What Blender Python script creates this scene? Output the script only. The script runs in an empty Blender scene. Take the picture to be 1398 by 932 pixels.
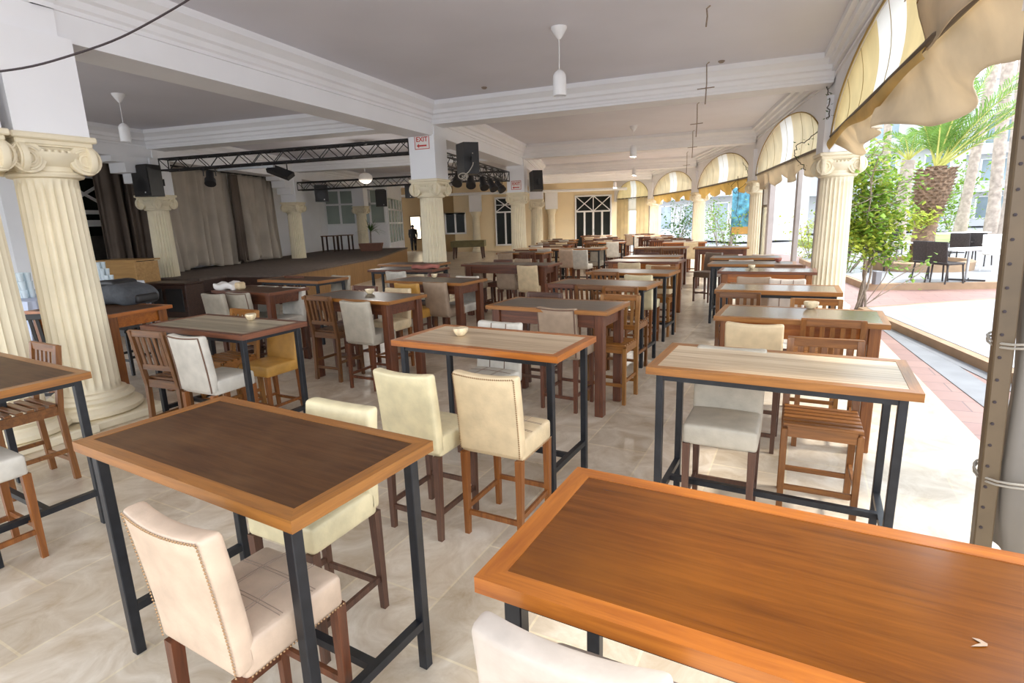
import bpy, bmesh, math, random
from mathutils import Vector, Matrix
R = math.radians
PI = math.pi
random.seed(7)
S = bpy.context.scene
COL = S.collection

# ------------------------------------------------------------------ camera
CAM_H = 1.85
F = 750.0
DN = Vector((812 - 699, 3860 - 466, F)).normalized()       # "down" in camera axes (x right, y down, z forward)
FW = (Vector((0, 0, 1)) - DN * DN.z).normalized()
RT = DN.cross(FW)

def ray(x, y):
    r = Vector((x - 699, y - 466, F))
    return Vector((r.dot(RT), r.dot(FW), -r.dot(DN)))

def at(x, y, z):                       # the point of height z seen at a photograph pixel
    r = ray(x, y)
    t = (z - CAM_H) / r.z
    return Vector((0, 0, CAM_H)) + r * t

def atY(x, y, Y):                      # the point at forward distance Y
    r = ray(x, y)
    return Vector((0, 0, CAM_H)) + r * (Y / r.y)

cam = bpy.data.objects.new('camera', bpy.data.cameras.new('camera'))
COL.objects.link(cam)
def wv(c): return Vector((c.dot(RT), c.dot(FW), -c.dot(DN)))
cx, cy, cz = wv(Vector((1, 0, 0))), wv(Vector((0, -1, 0))), wv(Vector((0, 0, -1)))
m = Matrix((cx, cy, cz)).transposed().to_4x4()
m.translation = (0, 0, CAM_H)
cam.matrix_world = m
cam.data.sensor_width = 36
cam.data.lens = F / 1398 * 36
cam.data.clip_start = 0.02
cam.data.clip_end = 500
S.camera = cam

# ------------------------------------------------------------------ materials
def new_mat(name):
    m = bpy.data.materials.new(name)
    m.use_nodes = True
    nt = m.node_tree
    b = nt.nodes['Principled BSDF']
    return m, nt, b

def N(nt, t, **kw):
    n = nt.nodes.new(t)
    for k, v in kw.items():
        setattr(n, k, v)
    return n

def plain(name, col, rough=.6, metal=0, noise=.06, scale=6, bump=0, spec=.5, coat=0):
    m, nt, b = new_mat(name)
    b.inputs['Roughness'].default_value = rough
    b.inputs['Metallic'].default_value = metal
    b.inputs['Specular IOR Level'].default_value = spec
    b.inputs['Coat Weight'].default_value = coat
    tc = N(nt, 'ShaderNodeTexCoord')
    no = N(nt, 'ShaderNodeTexNoise')
    no.inputs['Scale'].default_value = scale
    no.inputs['Detail'].default_value = 5
    nt.links.new(tc.outputs['Object'], no.inputs['Vector'])
    cr = N(nt, 'ShaderNodeValToRGB')
    a = [max(0, c * (1 - noise * 1.6)) for c in col]
    d = [min(1, c * (1 + noise)) for c in col]
    cr.color_ramp.elements[0].position = .3
    cr.color_ramp.elements[1].position = .7
    cr.color_ramp.elements[0].color = (*a, 1)
    cr.color_ramp.elements[1].color = (*d, 1)
    nt.links.new(no.outputs['Fac'], cr.inputs['Fac'])
    nt.links.new(cr.outputs['Color'], b.inputs['Base Color'])
    if bump:
        bp = N(nt, 'ShaderNodeBump')
        bp.inputs['Strength'].default_value = bump
        bp.inputs['Distance'].default_value = .01
        n2 = N(nt, 'ShaderNodeTexNoise')
        n2.inputs['Scale'].default_value = scale * 8
        nt.links.new(tc.outputs['Object'], n2.inputs['Vector'])
        nt.links.new(n2.outputs['Fac'], bp.inputs['Height'])
        nt.links.new(bp.outputs['Normal'], b.inputs['Normal'])
    return m

def wood(name, c1, c2, axis='X', rough=.45, scale=1.0, worn=None, coat=0, spec=.5, grain=1.0):
    """grain stretched along one object axis; worn = (colour, amount) for rubbed patches"""
    m, nt, b = new_mat(name)
    tc = N(nt, 'ShaderNodeTexCoord')
    mp = N(nt, 'ShaderNodeMapping')
    st = {'X': (1.2, 16, 16), 'Y': (16, 1.2, 16), 'Z': (16, 16, 1.2)}[axis]
    mp.inputs['Scale'].default_value = [s * scale for s in st]
    nt.links.new(tc.outputs['Object'], mp.inputs['Vector'])
    no = N(nt, 'ShaderNodeTexNoise')
    no.inputs['Scale'].default_value = 2.2
    no.inputs['Detail'].default_value = 8
    no.inputs['Roughness'].default_value = .65
    no.inputs['Distortion'].default_value = .6
    nt.links.new(mp.outputs['Vector'], no.inputs['Vector'])
    cr = N(nt, 'ShaderNodeValToRGB')
    cr.color_ramp.elements[0].position = .5 - .18 * grain
    cr.color_ramp.elements[1].position = .5 + .18 * grain
    cr.color_ramp.elements[0].color = (*c1, 1)
    cr.color_ramp.elements[1].color = (*c2, 1)
    nt.links.new(no.outputs['Fac'], cr.inputs['Fac'])
    out = cr.outputs['Color']
    b.inputs['Roughness'].default_value = rough
    b.inputs['Coat Weight'].default_value = coat
    b.inputs['Coat Roughness'].default_value = .15
    b.inputs['Specular IOR Level'].default_value = spec
    if worn:
        n2 = N(nt, 'ShaderNodeTexNoise')
        n2.inputs['Scale'].default_value = 3.0
        n2.inputs['Detail'].default_value = 6
        nt.links.new(tc.outputs['Object'], n2.inputs['Vector'])
        r2 = N(nt, 'ShaderNodeValToRGB')
        r2.color_ramp.elements[0].position = .45
        r2.color_ramp.elements[1].position = .75
        r2.color_ramp.elements[1].color = (worn[1],) * 3 + (1,)
        nt.links.new(n2.outputs['Fac'], r2.inputs['Fac'])
        mx = N(nt, 'ShaderNodeMixRGB')
        mx.inputs['Color2'].default_value = (*worn[0], 1)
        nt.links.new(r2.outputs['Color'], mx.inputs['Fac'])
        nt.links.new(out, mx.inputs['Color1'])
        out = mx.outputs['Color']
    nt.links.new(out, b.inputs['Base Color'])
    bp = N(nt, 'ShaderNodeBump')
    bp.inputs['Strength'].default_value = .15
    bp.inputs['Distance'].default_value = .004
    nt.links.new(no.outputs['Fac'], bp.inputs['Height'])
    nt.links.new(bp.outputs['Normal'], b.inputs['Normal'])
    return m

def planks(name, cols, width=.085, rough=.4):
    """glued-up boards running along X, each with its own tone, plus grain"""
    m, nt, b = new_mat(name)
    tc = N(nt, 'ShaderNodeTexCoord')
    sp = N(nt, 'ShaderNodeSeparateXYZ')
    nt.links.new(tc.outputs['Object'], sp.inputs[0])
    dv = N(nt, 'ShaderNodeMath', operation='DIVIDE'); dv.inputs[1].default_value = width
    nt.links.new(sp.outputs['Y'], dv.inputs[0])
    fl = N(nt, 'ShaderNodeMath', operation='FLOOR')
    nt.links.new(dv.outputs[0], fl.inputs[0])
    ml = N(nt, 'ShaderNodeMath', operation='MULTIPLY'); ml.inputs[1].default_value = 3.7
    nt.links.new(fl.outputs[0], ml.inputs[0])
    xs = N(nt, 'ShaderNodeMath', operation='ADD')
    nt.links.new(ml.outputs[0], xs.inputs[0])
    nt.links.new(sp.outputs['X'], xs.inputs[1])
    cmb = N(nt, 'ShaderNodeCombineXYZ')
    x2 = N(nt, 'ShaderNodeMath', operation='MULTIPLY'); x2.inputs[1].default_value = .9
    nt.links.new(xs.outputs[0], x2.inputs[0])
    y2 = N(nt, 'ShaderNodeMath', operation='MULTIPLY'); y2.inputs[1].default_value = 22
    nt.links.new(sp.outputs['Y'], y2.inputs[0])
    nt.links.new(x2.outputs[0], cmb.inputs[0]); nt.links.new(y2.outputs[0], cmb.inputs[1])
    no = N(nt, 'ShaderNodeTexNoise')
    no.inputs['Scale'].default_value = 2.0; no.inputs['Detail'].default_value = 7; no.inputs['Distortion'].default_value = .5
    nt.links.new(cmb.outputs[0], no.inputs['Vector'])
    wn = N(nt, 'ShaderNodeTexWhiteNoise', noise_dimensions='1D')
    nt.links.new(fl.outputs[0], wn.inputs['W'])
    a = N(nt, 'ShaderNodeMath', operation='MULTIPLY'); a.inputs[1].default_value = .45
    nt.links.new(wn.outputs['Value'], a.inputs[0])
    bb = N(nt, 'ShaderNodeMath', operation='MULTIPLY_ADD'); bb.inputs[1].default_value = 1.1; bb.inputs[2].default_value = -.28
    nt.links.new(no.outputs['Fac'], bb.inputs[0])
    sm = N(nt, 'ShaderNodeMath', operation='ADD')
    nt.links.new(a.outputs[0], sm.inputs[0]); nt.links.new(bb.outputs[0], sm.inputs[1])
    cr = N(nt, 'ShaderNodeValToRGB')
    cr.color_ramp.elements[0].position = .1; cr.color_ramp.elements[1].position = .9
    cr.color_ramp.elements[0].color = (*cols[0], 1); cr.color_ramp.elements[1].color = (*cols[2], 1)
    e = cr.color_ramp.elements.new(.45); e.color = (*cols[1], 1)
    nt.links.new(sm.outputs[0], cr.inputs['Fac'])
    nt.links.new(cr.outputs['Color'], b.inputs['Base Color'])
    b.inputs['Roughness'].default_value = rough
    b.inputs['Coat Weight'].default_value = .25
    b.inputs['Coat Roughness'].default_value = .2
    return m

def brick(name, c1, c2, mortar, bw, rh, ms, rot=0, rough=.5, noise=.5, bump=.1, offs=.5, veins=None):
    m, nt, b = new_mat(name)
    tc = N(nt, 'ShaderNodeTexCoord')
    mp = N(nt, 'ShaderNodeMapping')
    mp.inputs['Rotation'].default_value = (0, 0, R(rot))
    nt.links.new(tc.outputs['Object'], mp.inputs['Vector'])
    br = N(nt, 'ShaderNodeTexBrick')
    br.offset = offs
    br.inputs['Scale'].default_value = 1
    br.inputs['Brick Width'].default_value = bw
    br.inputs['Row Height'].default_value = rh
    br.inputs['Mortar Size'].default_value = ms
    br.inputs['Mortar Smooth'].default_value = .3
    br.inputs['Color1'].default_value = (*c1, 1)
    br.inputs['Color2'].default_value = (*c2, 1)
    br.inputs['Mortar'].default_value = (*mortar, 1)
    nt.links.new(mp.outputs['Vector'], br.inputs['Vector'])
    no = N(nt, 'ShaderNodeTexNoise')
    no.inputs['Scale'].default_value = 3.5; no.inputs['Detail'].default_value = 8; no.inputs['Roughness'].default_value = .65
    no.inputs['Distortion'].default_value = 1.0
    nt.links.new(mp.outputs['Vector'], no.inputs['Vector'])
    cr = N(nt, 'ShaderNodeValToRGB')
    cr.color_ramp.elements[0].position = .3; cr.color_ramp.elements[1].position = .72
    v = veins or (.72, .68, .6)
    cr.color_ramp.elements[0].color = (*v, 1); cr.color_ramp.elements[1].color = (1, 1, 1, 1)
    nt.links.new(no.outputs['Fac'], cr.inputs['Fac'])
    mx = N(nt, 'ShaderNodeMixRGB', blend_type='MULTIPLY')
    mx.inputs['Fac'].default_value = noise
    nt.links.new(br.outputs['Color'], mx.inputs['Color1'])
    nt.links.new(cr.outputs['Color'], mx.inputs['Color2'])
    nt.links.new(mx.outputs['Color'], b.inputs['Base Color'])
    b.inputs['Roughness'].default_value = rough
    bp = N(nt, 'ShaderNodeBump')
    bp.inputs['Strength'].default_value = bump; bp.inputs['Distance'].default_value = .01; bp.invert = True
    nt.links.new(br.outputs['Fac'], bp.inputs['Height'])
    nt.links.new(bp.outputs['Normal'], b.inputs['Normal'])
    return m

def fabric(name, col, trans=.5, noise=.08, scale=3, rough=.9):
    m, nt, b = new_mat(name)
    out = nt.nodes['Material Output']
    b.inputs['Roughness'].default_value = rough
    b.inputs['Specular IOR Level'].default_value = .2
    tc = N(nt, 'ShaderNodeTexCoord')
    no = N(nt, 'ShaderNodeTexNoise'); no.inputs['Scale'].default_value = scale; no.inputs['Detail'].default_value = 5
    nt.links.new(tc.outputs['Object'], no.inputs['Vector'])
    cr = N(nt, 'ShaderNodeValToRGB')
    cr.color_ramp.elements[0].position = .3; cr.color_ramp.elements[1].position = .7
    cr.color_ramp.elements[0].color = (*[c * (1 - noise * 1.5) for c in col], 1)
    cr.color_ramp.elements[1].color = (*[min(1, c * (1 + noise)) for c in col], 1)
    nt.links.new(no.outputs['Fac'], cr.inputs['Fac'])
    nt.links.new(cr.outputs['Color'], b.inputs['Base Color'])
    tr = N(nt, 'ShaderNodeBsdfTranslucent')
    nt.links.new(cr.outputs['Color'], tr.inputs['Color'])
    mx = N(nt, 'ShaderNodeMixShader'); mx.inputs['Fac'].default_value = trans
    nt.links.new(b.outputs[0], mx.inputs[1]); nt.links.new(tr.outputs[0], mx.inputs[2])
    nt.links.new(mx.outputs[0], out.inputs['Surface'])
    return m

def glass(name, col=(.9, .97, .97), alpha=.25, rough=.05):
    m, nt, b = new_mat(name)
    out = nt.nodes['Material Output']
    b.inputs['Base Color'].default_value = (*col, 1)
    b.inputs['Roughness'].default_value = rough
    t = N(nt, 'ShaderNodeBsdfTransparent'); t.inputs['Color'].default_value = (*col, 1)
    mx = N(nt, 'ShaderNodeMixShader'); mx.inputs['Fac'].default_value = alpha
    nt.links.new(t.outputs[0], mx.inputs[1]); nt.links.new(b.outputs[0], mx.inputs[2])
    nt.links.new(mx.outputs[0], out.inputs['Surface'])
    return m

M = {}
M['floor'] = brick('travertine', (.81, .72, .60), (.65, .57, .46), (.85, .76, .58), .82, .5, .007, 118, .28, .95, .08, .37, (.58, .485, .37))
M['plaster'] = plain('white_plaster', (.89, .89, .91), .7, noise=.02, scale=1.5)
M['ceil'] = plain('ceiling_paint', (.75, .745, .81), .75, noise=.03, scale=.7)
M['stone'] = plain('cream_stone', (.84, .745, .55), .55, noise=.05, scale=3)
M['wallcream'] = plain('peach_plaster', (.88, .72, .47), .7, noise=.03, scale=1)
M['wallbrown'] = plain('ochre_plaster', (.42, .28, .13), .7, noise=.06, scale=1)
M['blackmetal'] = plain('black_painted_steel', (.017, .018, .022), .38, metal=.2, noise=.25, scale=14)
M['orange_x'] = wood('orange_varnished_wood', (.26, .066, .006), (.46, .145, .016), 'X', .35, coat=.3)
M['orange_y'] = wood('orange_varnished_rim', (.26, .066, .006), (.46, .145, .016), 'Y', .35, coat=.3)
M['orange_z'] = wood('orange_varnished_leg', (.15, .044, .007), (.29, .098, .018), 'Z', .4, coat=.15)
M['chair_x'] = wood('warm_brown_rails', (.14, .048, .010), (.28, .108, .025), 'X', .4, coat=.1)
M['chair_z'] = wood('warm_brown_slats', (.14, .048, .010), (.28, .108, .025), 'Z', .4, coat=.1)
M['honey_x'] = wood('honey_wood_edge', (.19, .068, .010), (.35, .135, .022), 'X', .42, coat=.15)
M['honey_y'] = wood('honey_wood_rim', (.19, .068, .010), (.35, .135, .022), 'Y', .42, coat=.15)
M['honey_z'] = wood('honey_wood_leg', (.22, .09, .018), (.38, .175, .042), 'Z', .5)
M['dark_top'] = wood('worn_dark_brown_top', (.050, .019, .006), (.105, .045, .015), 'X', .5, worn=((.15, .075, .03), .5), spec=.25)
M['gloss_top'] = wood('glossy_chestnut_top', (.095, .026, .002), (.18, .052, .004), 'X', .25, coat=.25, worn=((.22, .072, .006), .5), spec=.35)
M['char_top'] = wood('charcoal_top', (.07, .052, .038), (.135, .103, .076), 'X', .36, spec=.5)
M['char_gloss'] = wood('dark_glossy_top', (.10, .068, .045), (.19, .135, .09), 'X', .2, coat=.4)
M['weather'] = planks('weathered_planks', ((.33, .22, .13), (.54, .40, .25), (.70, .56, .39)), .082, .38)
M['weather_grey'] = planks('greyed_planks', ((.15, .125, .085), (.36, .30, .20), (.58, .50, .36)), .075, .36)
M['redbrown_z'] = wood('red_brown_leg', (.065, .019, .008), (.165, .050, .018), 'Z', .4, coat=.1)
M['redbrown_x'] = wood('red_brown_rail', (.065, .019, .008), (.165, .050, .018), 'X', .4, coat=.1)
M['dkbrown_z'] = wood('dark_brown_leg', (.05, .021, .013), (.12, .052, .03), 'Z', .45, worn=((.25, .14, .08), .25))
M['dkbrown_x'] = wood('dark_brown_rail', (.05, .021, .013), (.12, .052, .03), 'X', .45, worn=((.25, .14, .08), .25))
for _q, _c in (('redbrown', ((.10, .032, .014), (.24, .078, .03))),): M[_q + '_y'] = wood('red_brown_rim', *_c, 'Y', .4, coat=.1)
M['midbrown_z'] = wood('mid_brown_slats', (.085, .032, .009), (.20, .08, .022), 'Z', .4, coat=.1)
M['midbrown_x'] = wood('mid_brown_rails', (.085, .032, .009), (.20, .08, .022), 'X', .4, coat=.1)
M['ochre_wood'] = wood('ochre_ply', (.44, .24, .085), (.60, .36, .14), 'X', .5, scale=.5)
M['stage_side'] = wood('stage_panel_wood', (.25, .13, .045), (.40, .22, .08), 'Z', .5, scale=.7)
M['stage_dark'] = wood('stage_dark_wood', (.035, .017, .012), (.075, .034, .022), 'X', .45)
M['stage_top'] = plain('stage_carpet', (.155, .12, .10), .9, noise=.12, scale=8)
def leather(n, c, rough=.5, noise=.1): return plain(n, c, rough, noise=noise, scale=9, bump=.12)
M['L_tan'] = leather('tan_pink_leather', (.60, .445, .325), .45)
M['L_cream'] = leather('cream_leather', (.68, .525, .32), .5)
M['L_yellow'] = leather('pale_cream_leather', (.70, .60, .37), .42)
M['L_white'] = leather('off_white_leather', (.60, .555, .48), .45)
M['L_grey'] = leather('grey_beige_leather', (.44, .39, .31), .5)
M['L_taupe'] = leather('taupe_suede', (.38, .275, .19), .75)
M['L_brown'] = leather('brown_leather', (.20, .14, .10), .5)
M['L_suede'] = leather('pale_suede', (.52, .44, .37), .8)
M['L_ochre'] = leather('ochre_leather', (.52, .27, .055), .42)
M['seam'] = plain('dark_stitching', (.16, .09, .06), .8)
M['stitch'] = plain('taupe_stitching', (.34, .25, .19), .8)
M['nail'] = plain('bronze_nailheads', (.30, .18, .09), .35, metal=.8)
M['shell'] = plain('glazed_shell_bowl', (.86, .66, .42), .3, noise=.25, scale=20, coat=.4)
M['shell_in'] = plain('shell_inside', (.72, .30, .08), .35, noise=.2, scale=20)
M['black'] = plain('black_plastic', (.022, .021, .022), .45, noise=.1)
M['grille'] = plain('black_grille', (.035, .033, .033), .7, noise=.2, scale=60)
M['white_p'] = plain('white_enamel', (.86, .86, .87), .35, noise=.01)
M['cream_p'] = plain('cream_globe', (.80, .74, .66), .4, noise=.01)
M['red'] = plain('red_lettering', (.55, .03, .02), .5)
M['signwhite'] = plain('sign_white', (.84, .80, .76), .5, noise=.02)
M['curtain'] = fabric('taupe_curtain', (.46, .40, .33), .05, .1, 1.5)
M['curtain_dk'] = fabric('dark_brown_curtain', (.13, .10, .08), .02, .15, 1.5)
M['awn_gold'] = fabric('gold_awning_canvas', (.80, .63, .32), .42, .08, 2)
M['awn_pale'] = fabric('pale_gold_canvas', (.80, .68, .45), .38, .08, 2)
M['tan_canvas'] = fabric('brown_tan_canvas', (.50, .31, .12), .3)
M['awn_seam'] = fabric('canvas_seam', (.50, .36, .15), .2)
M['awn_white'] = fabric('white_awning_canvas', (.90, .88, .82), .5, .03, 2)
M['valance'] = fabric('faded_canvas_valance', (.78, .68, .53), .42, .12, 2)
M['valance_gold'] = fabric('golden_canvas_fold', (.78, .60, .27), .4, .1, 2)
M['bundle'] = plain('rolled_beige_sheet', (.26, .235, .205), .6, noise=.08, scale=2)
M['sheet'] = glass('clear_plastic_sheet', (.86, .86, .80), .45, .25)
M['rope'] = plain('white_rope', (.42, .38, .32), .8)
M['tanpost'] = plain('bronze_frame', (.125, .085, .045), .5, noise=.12, scale=5)
M['greypost'] = plain('grey_brown_frame', (.44, .38, .36), .55, noise=.08, scale=4)
M['rod'] = plain('dark_awning_rod', (.10, .065, .035), .5)
M['cable'] = plain('dark_cable', (.03, .018, .02), .6)
M['winglass'] = plain('dark_window_glass', (.014, .016, .012), .25, noise=.3, scale=1, spec=.15)
M['greenglass'] = plain('greenish_glass', (.36, .42, .38), .12, noise=.12, scale=.8)
M['paver'] = brick('pink_pavers', (.36, .215, .18), (.31, .18, .155), (.2, .13, .12), .6, .32, .008, 25, .5, .5, .2, .5, (.75, .7, .68))
M['gutter'] = plain('grey_gutter_stone', (.24, .24, .25), .6, noise=.1, scale=3)
M['curb'] = plain('tan_curb', (.38, .25, .15), .7, noise=.1, scale=4)
M['terrace'] = brick('white_terrace', (.37, .37, .385), (.345, .345, .36), (.28, .27, .27), .6, .6, .006, 20, .35, .3, .05, .0, (.85, .85, .85))
M['grass'] = plain('lawn', (.26, .32, .11), .9, noise=.3, scale=3)
M['leaf'] = fabric('vine_leaf', (.22, .36, .05), .35, .35, 9, .5)
M['leaf_y'] = fabric('young_leaf', (.46, .52, .08), .45, .3, 9, .5)
M['leaf_dk'] = fabric('dark_leaf', (.08, .16, .035), .3, .3, 9, .5)
M['stem'] = plain('vine_stem', (.30, .23, .18), .8, noise=.2, scale=20)
M['dry'] = plain('dry_vine', (.06, .04, .025), .8, noise=.2)
M['bark'] = plain('palm_bark', (.25, .16, .10), .9, noise=.35, scale=14, bump=.4)
M['bark_g'] = plain('grey_palm_bark', (.42, .34, .28), .9, noise=.2, scale=6, bump=.3)
M['frond'] = fabric('palm_frond', (.20, .34, .07), .35, .25, 5, .5)
M['rachis'] = plain('frond_stalk', (.52, .50, .13), .6)
M['build'] = plain('white_building', (.55, .55, .56), .7, noise=.02, scale=.3)
M['bwin'] = plain('building_glass', (.25, .32, .36), .15, noise=.3, scale=.4)
M['wicker'] = plain('dark_wicker', (.055, .045, .042), .7, noise=.3, scale=50)
M['whitechair'] = plain('white_resin', (.84, .84, .83), .5, noise=.01)
M['blue_art'] = plain('blue_mural', (.08, .28, .38), .5, noise=.5, scale=4)
M['bagcloth'] = plain('grey_bag_cloth', (.075, .08, .09), .75, noise=.15, scale=20)
M['cloth'] = plain('white_tablecloth', (.74, .76, .82), .8, noise=.04, scale=4)
M['bluecloth'] = plain('pale_blue_tablecloth', (.62, .68, .84), .8, noise=.06, scale=4)
M['glassware'] = glass('clear_glassware', (.93, .98, 1.0), .5, .08)
M['baize'] = plain('green_baize', (.13, .14, .05), .9, noise=.1)
M['olivewood'] = plain('olive_table_side', (.16, .13, .05), .6, noise=.12)
M['terracotta'] = plain('brown_planter', (.23, .10, .065), .6)
M['person'] = plain('dark_clothing', (.018, .018, .022), .8)
M['skin'] = plain('skin', (.35, .2, .14), .6)
M['hair'] = plain('black_hair', (.012, .01, .01), .6)
M['lens'] = plain('lamp_lens', (.25, .28, .32), .1)
M['alu'] = plain('aluminium', (.55, .56, .58), .35, metal=.8)
M['redbag'] = plain('faded_red_cloth', (.38, .13, .10), .8, noise=.15)
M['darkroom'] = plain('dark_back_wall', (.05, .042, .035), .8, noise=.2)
M['ruststain'] = plain('rust_stain_plaster', (.82, .82, .84), .7, noise=.02)

# ------------------------------------------------------------------ mesh builder
class MB:
    def __init__(s):
        s.v = []; s.f = []
    def add(s, vs, fs, mat=None):
        o = len(s.v)
        if mat is not None: vs = [mat @ Vector(p) for p in vs]
        s.v += [tuple(p) for p in vs]
        s.f += [tuple(i + o for i in f) for f in fs]
        return s
    def box(s, c, d, rz=0, bev=0, rot=None):
        x, y, z = d[0] / 2, d[1] / 2, d[2] / 2
        mt = Matrix.Translation(c) @ (rot if rot is not None else Matrix.Rotation(rz, 4, 'Z'))
        if bev > 0:
            b = min(bev, x * .9, y * .9, z * .9)
            vs = []; 
            bm = bmesh.new()
            bmesh.ops.create_cube(bm, size=1)
            for q in bm.verts: q.co = Vector((q.co.x * 2 * x, q.co.y * 2 * y, q.co.z * 2 * z))
            bmesh.ops.bevel(bm, geom=list(bm.edges), offset=b, segments=1, affect='EDGES')
            bm.verts.index_update()
            vs = [q.co.copy() for q in bm.verts]; fs = [[w.index for w in f.verts] for f in bm.faces]
            bm.free()
            return s.add(vs, fs, mt)
        vs = [(a * x, b * y, c2 * z) for a in (-1, 1) for b in (-1, 1) for c2 in (-1, 1)]
        fs = [(0, 1, 3, 2), (4, 6, 7, 5), (0, 4, 5, 1), (2, 3, 7, 6), (0, 2, 6, 4), (1, 5, 7, 3)]
        return s.add(vs, fs, mt)
    def bar(s, a, b, w, h=None):
        """square bar between two points"""
        a = Vector(a); b = Vector(b); h = h or w
        d = b - a; L = d.length
        q = d.to_track_quat('X', 'Z')
        return s.box((a + b) / 2, (L, w, h), rot=q.to_matrix().to_4x4())
    def tube(s, pts, r, n=8, cap=True, closed=False):
        pts = [Vector(p) for p in pts]; rs = r if isinstance(r, (list, tuple)) else [r] * len(pts)
        rings = []; up = None
        K = len(pts)
        for i, p in enumerate(pts):
            if closed: t = pts[(i + 1) % K] - pts[i - 1]
            else: t = pts[min(i + 1, K - 1)] - pts[max(i - 1, 0)]
            if t.length < 1e-9: t = Vector((0, 0, 1))
            t.normalize()
            if up is None:
                up = Vector((0, 0, 1)) if abs(t.z) < .9 else Vector((1, 0, 0))
            u = (up - t * up.dot(t))
            if u.length < 1e-6: u = t.orthogonal()
            u.normalize(); w = t.cross(u); up = u
            rings.append([p + (u * math.cos(2 * PI * k / n) + w * math.sin(2 * PI * k / n)) * rs[i] for k in range(n)])
        vs = [q for rg in rings for q in rg]; fs = []
        for i in range(K - (0 if closed else 1)):
            j = (i + 1) % K
            for k in range(n):
                k2 = (k + 1) % n
                fs.append((i * n + k, i * n + k2, j * n + k2, j * n + k))
        if cap and not closed:
            fs.append(tuple(range(n - 1, -1, -1))); fs.append(tuple((K - 1) * n + k for k in range(n)))
        return s.add(vs, fs)
    def lathe(s, prof, n=24, c=(0, 0, 0), rf=None, mat=None, cap=True):
        """prof: (r, z) pairs; rf(theta, r, i) may change the radius"""
        vs = []; fs = []
        for i, (r, z) in enumerate(prof):
            for k in range(n):
                t = 2 * PI * k / n
                rr = rf(t, r, i) if rf else r
                vs.append((c[0] + rr * math.cos(t), c[1] + rr * math.sin(t), c[2] + z))
        for i in range(len(prof) - 1):
            for k in range(n):
                k2 = (k + 1) % n
                fs.append((i * n + k, i * n + k2, (i + 1) * n + k2, (i + 1) * n + k))
        if cap:
            if prof[0][0] > 1e-5: fs.append(tuple(range(n - 1, -1, -1)))
            if prof[-1][0] > 1e-5: fs.append(tuple((len(prof) - 1) * n + k for k in range(n)))
        return s.add(vs, fs, mat)
    def prism(s, poly, z0, z1):
        n = len(poly)
        vs = [(p[0], p[1], z0) for p in poly] + [(p[0], p[1], z1) for p in poly]
        fs = [tuple(range(n - 1, -1, -1)), tuple(range(n, 2 * n))]
        fs += [(i, (i + 1) % n, n + (i + 1) % n, n + i) for i in range(n)]
        return s.add(vs, fs)
    def rbox(s, c, d, r, cuts=(3, 3, 3), fn=None, mat=None):
        """rounded cushion; fn deforms each point (local to c)"""
        h = [q / 2 for q in d]
        def co(hh, n):
            rr = min(r, hh * .95)
            inner = [(-hh + rr) + (2 * (hh - rr)) * k / n for k in range(n + 1)]
            return [-hh, -hh + rr * .3] + inner + [hh - rr * .3, hh]
        ax = [co(h[i], cuts[i]) for i in range(3)]
        idx = {}; vs = []; fs = []
        def vid(p):
            k = tuple(round(q, 6) for q in p)
            if k not in idx:
                idx[k] = len(vs)
                inn = Vector([max(-h[i] + min(r, h[i] * .95), min(h[i] - min(r, h[i] * .95), p[i])) for i in range(3)])
                dd = Vector(p) - inn
                if dd.length > 1e-9: q = inn + dd.normalized() * min(r, min(h) * .95)
                else: q = Vector(p)
                if fn: q = fn(q)
                vs.append(Vector(c) + q)
            return idx[k]
        for a in range(3):
            b_, c_ = (a + 1) % 3, (a + 2) % 3
            for sg in (-1, 1):
                for i in range(len(ax[b_]) - 1):
                    for j in range(len(ax[c_]) - 1):
                        q = []
                        for (ii, jj) in ((i, j), (i + 1, j), (i + 1, j + 1), (i, j + 1)):
                            p = [0, 0, 0]; p[a] = sg * h[a]; p[b_] = ax[b_][ii]; p[c_] = ax[c_][jj]
                            q.append(vid(p))
                        fs.append(tuple(q if sg > 0 else q[::-1]))
        return s.add(vs, fs, mat)
    def grid(s, fn, nu, nv):
        vs = [fn(i / nu, j / nv) for j in range(nv + 1) for i in range(nu + 1)]
        fs = [(j * (nu + 1) + i, j * (nu + 1) + i + 1, (j + 1) * (nu + 1) + i + 1, (j + 1) * (nu + 1) + i) for j in range(nv) for i in range(nu)]
        return s.add(vs, fs)
    def build(s, name, mat, parent=None, smooth=35, label=None, solid=0):
        me = bpy.data.meshes.new(name)
        me.from_pydata([tuple(v) for v in s.v], [], s.f)
        me.validate()
        o = bpy.data.objects.new(name, me)
        COL.objects.link(o)
        me.materials.append(mat)
        if smooth:
            me.polygons.foreach_set('use_smooth', [True] * len(me.polygons))
            me.set_sharp_from_angle(angle=R(smooth))
        if solid:
            md = o.modifiers.new('thick', 'SOLIDIFY'); md.thickness = solid; md.offset = 0
        if parent: o.parent = parent
        if label: o['label'] = label
        return o

def tag(o, label=None, cat=None, group=None, kind=None):
    if label: o['label'] = label
    if cat: o['category'] = cat
    if group: o['group'] = group
    if kind: o['kind'] = kind
    return o

def thing(name, loc, rz=0, label=None, cat=None, group=None):
    o = bpy.data.objects.new(name, None)
    o.empty_display_size = .1
    COL.objects.link(o)
    o.location = loc; o.rotation_euler = (0, 0, rz)
    return tag(o, label, cat, group)

def struct(o):
    o['kind'] = 'structure'
    return o

def copy_tree(o, parent=None, over=None):
    """a copy of a thing with copies of its parts; over = {part name: material}"""
    c = o.copy(); COL.objects.link(c)
    if parent: c.parent = parent
    if over and c.type == 'MESH':
        k = c.name.split('.')[0]
        if k in over:
            c.material_slots[0].link = 'OBJECT'
            c.material_slots[0].material = over[k]
    for ch in list(o.children):
        copy_tree(ch, c, over)
    return c

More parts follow.
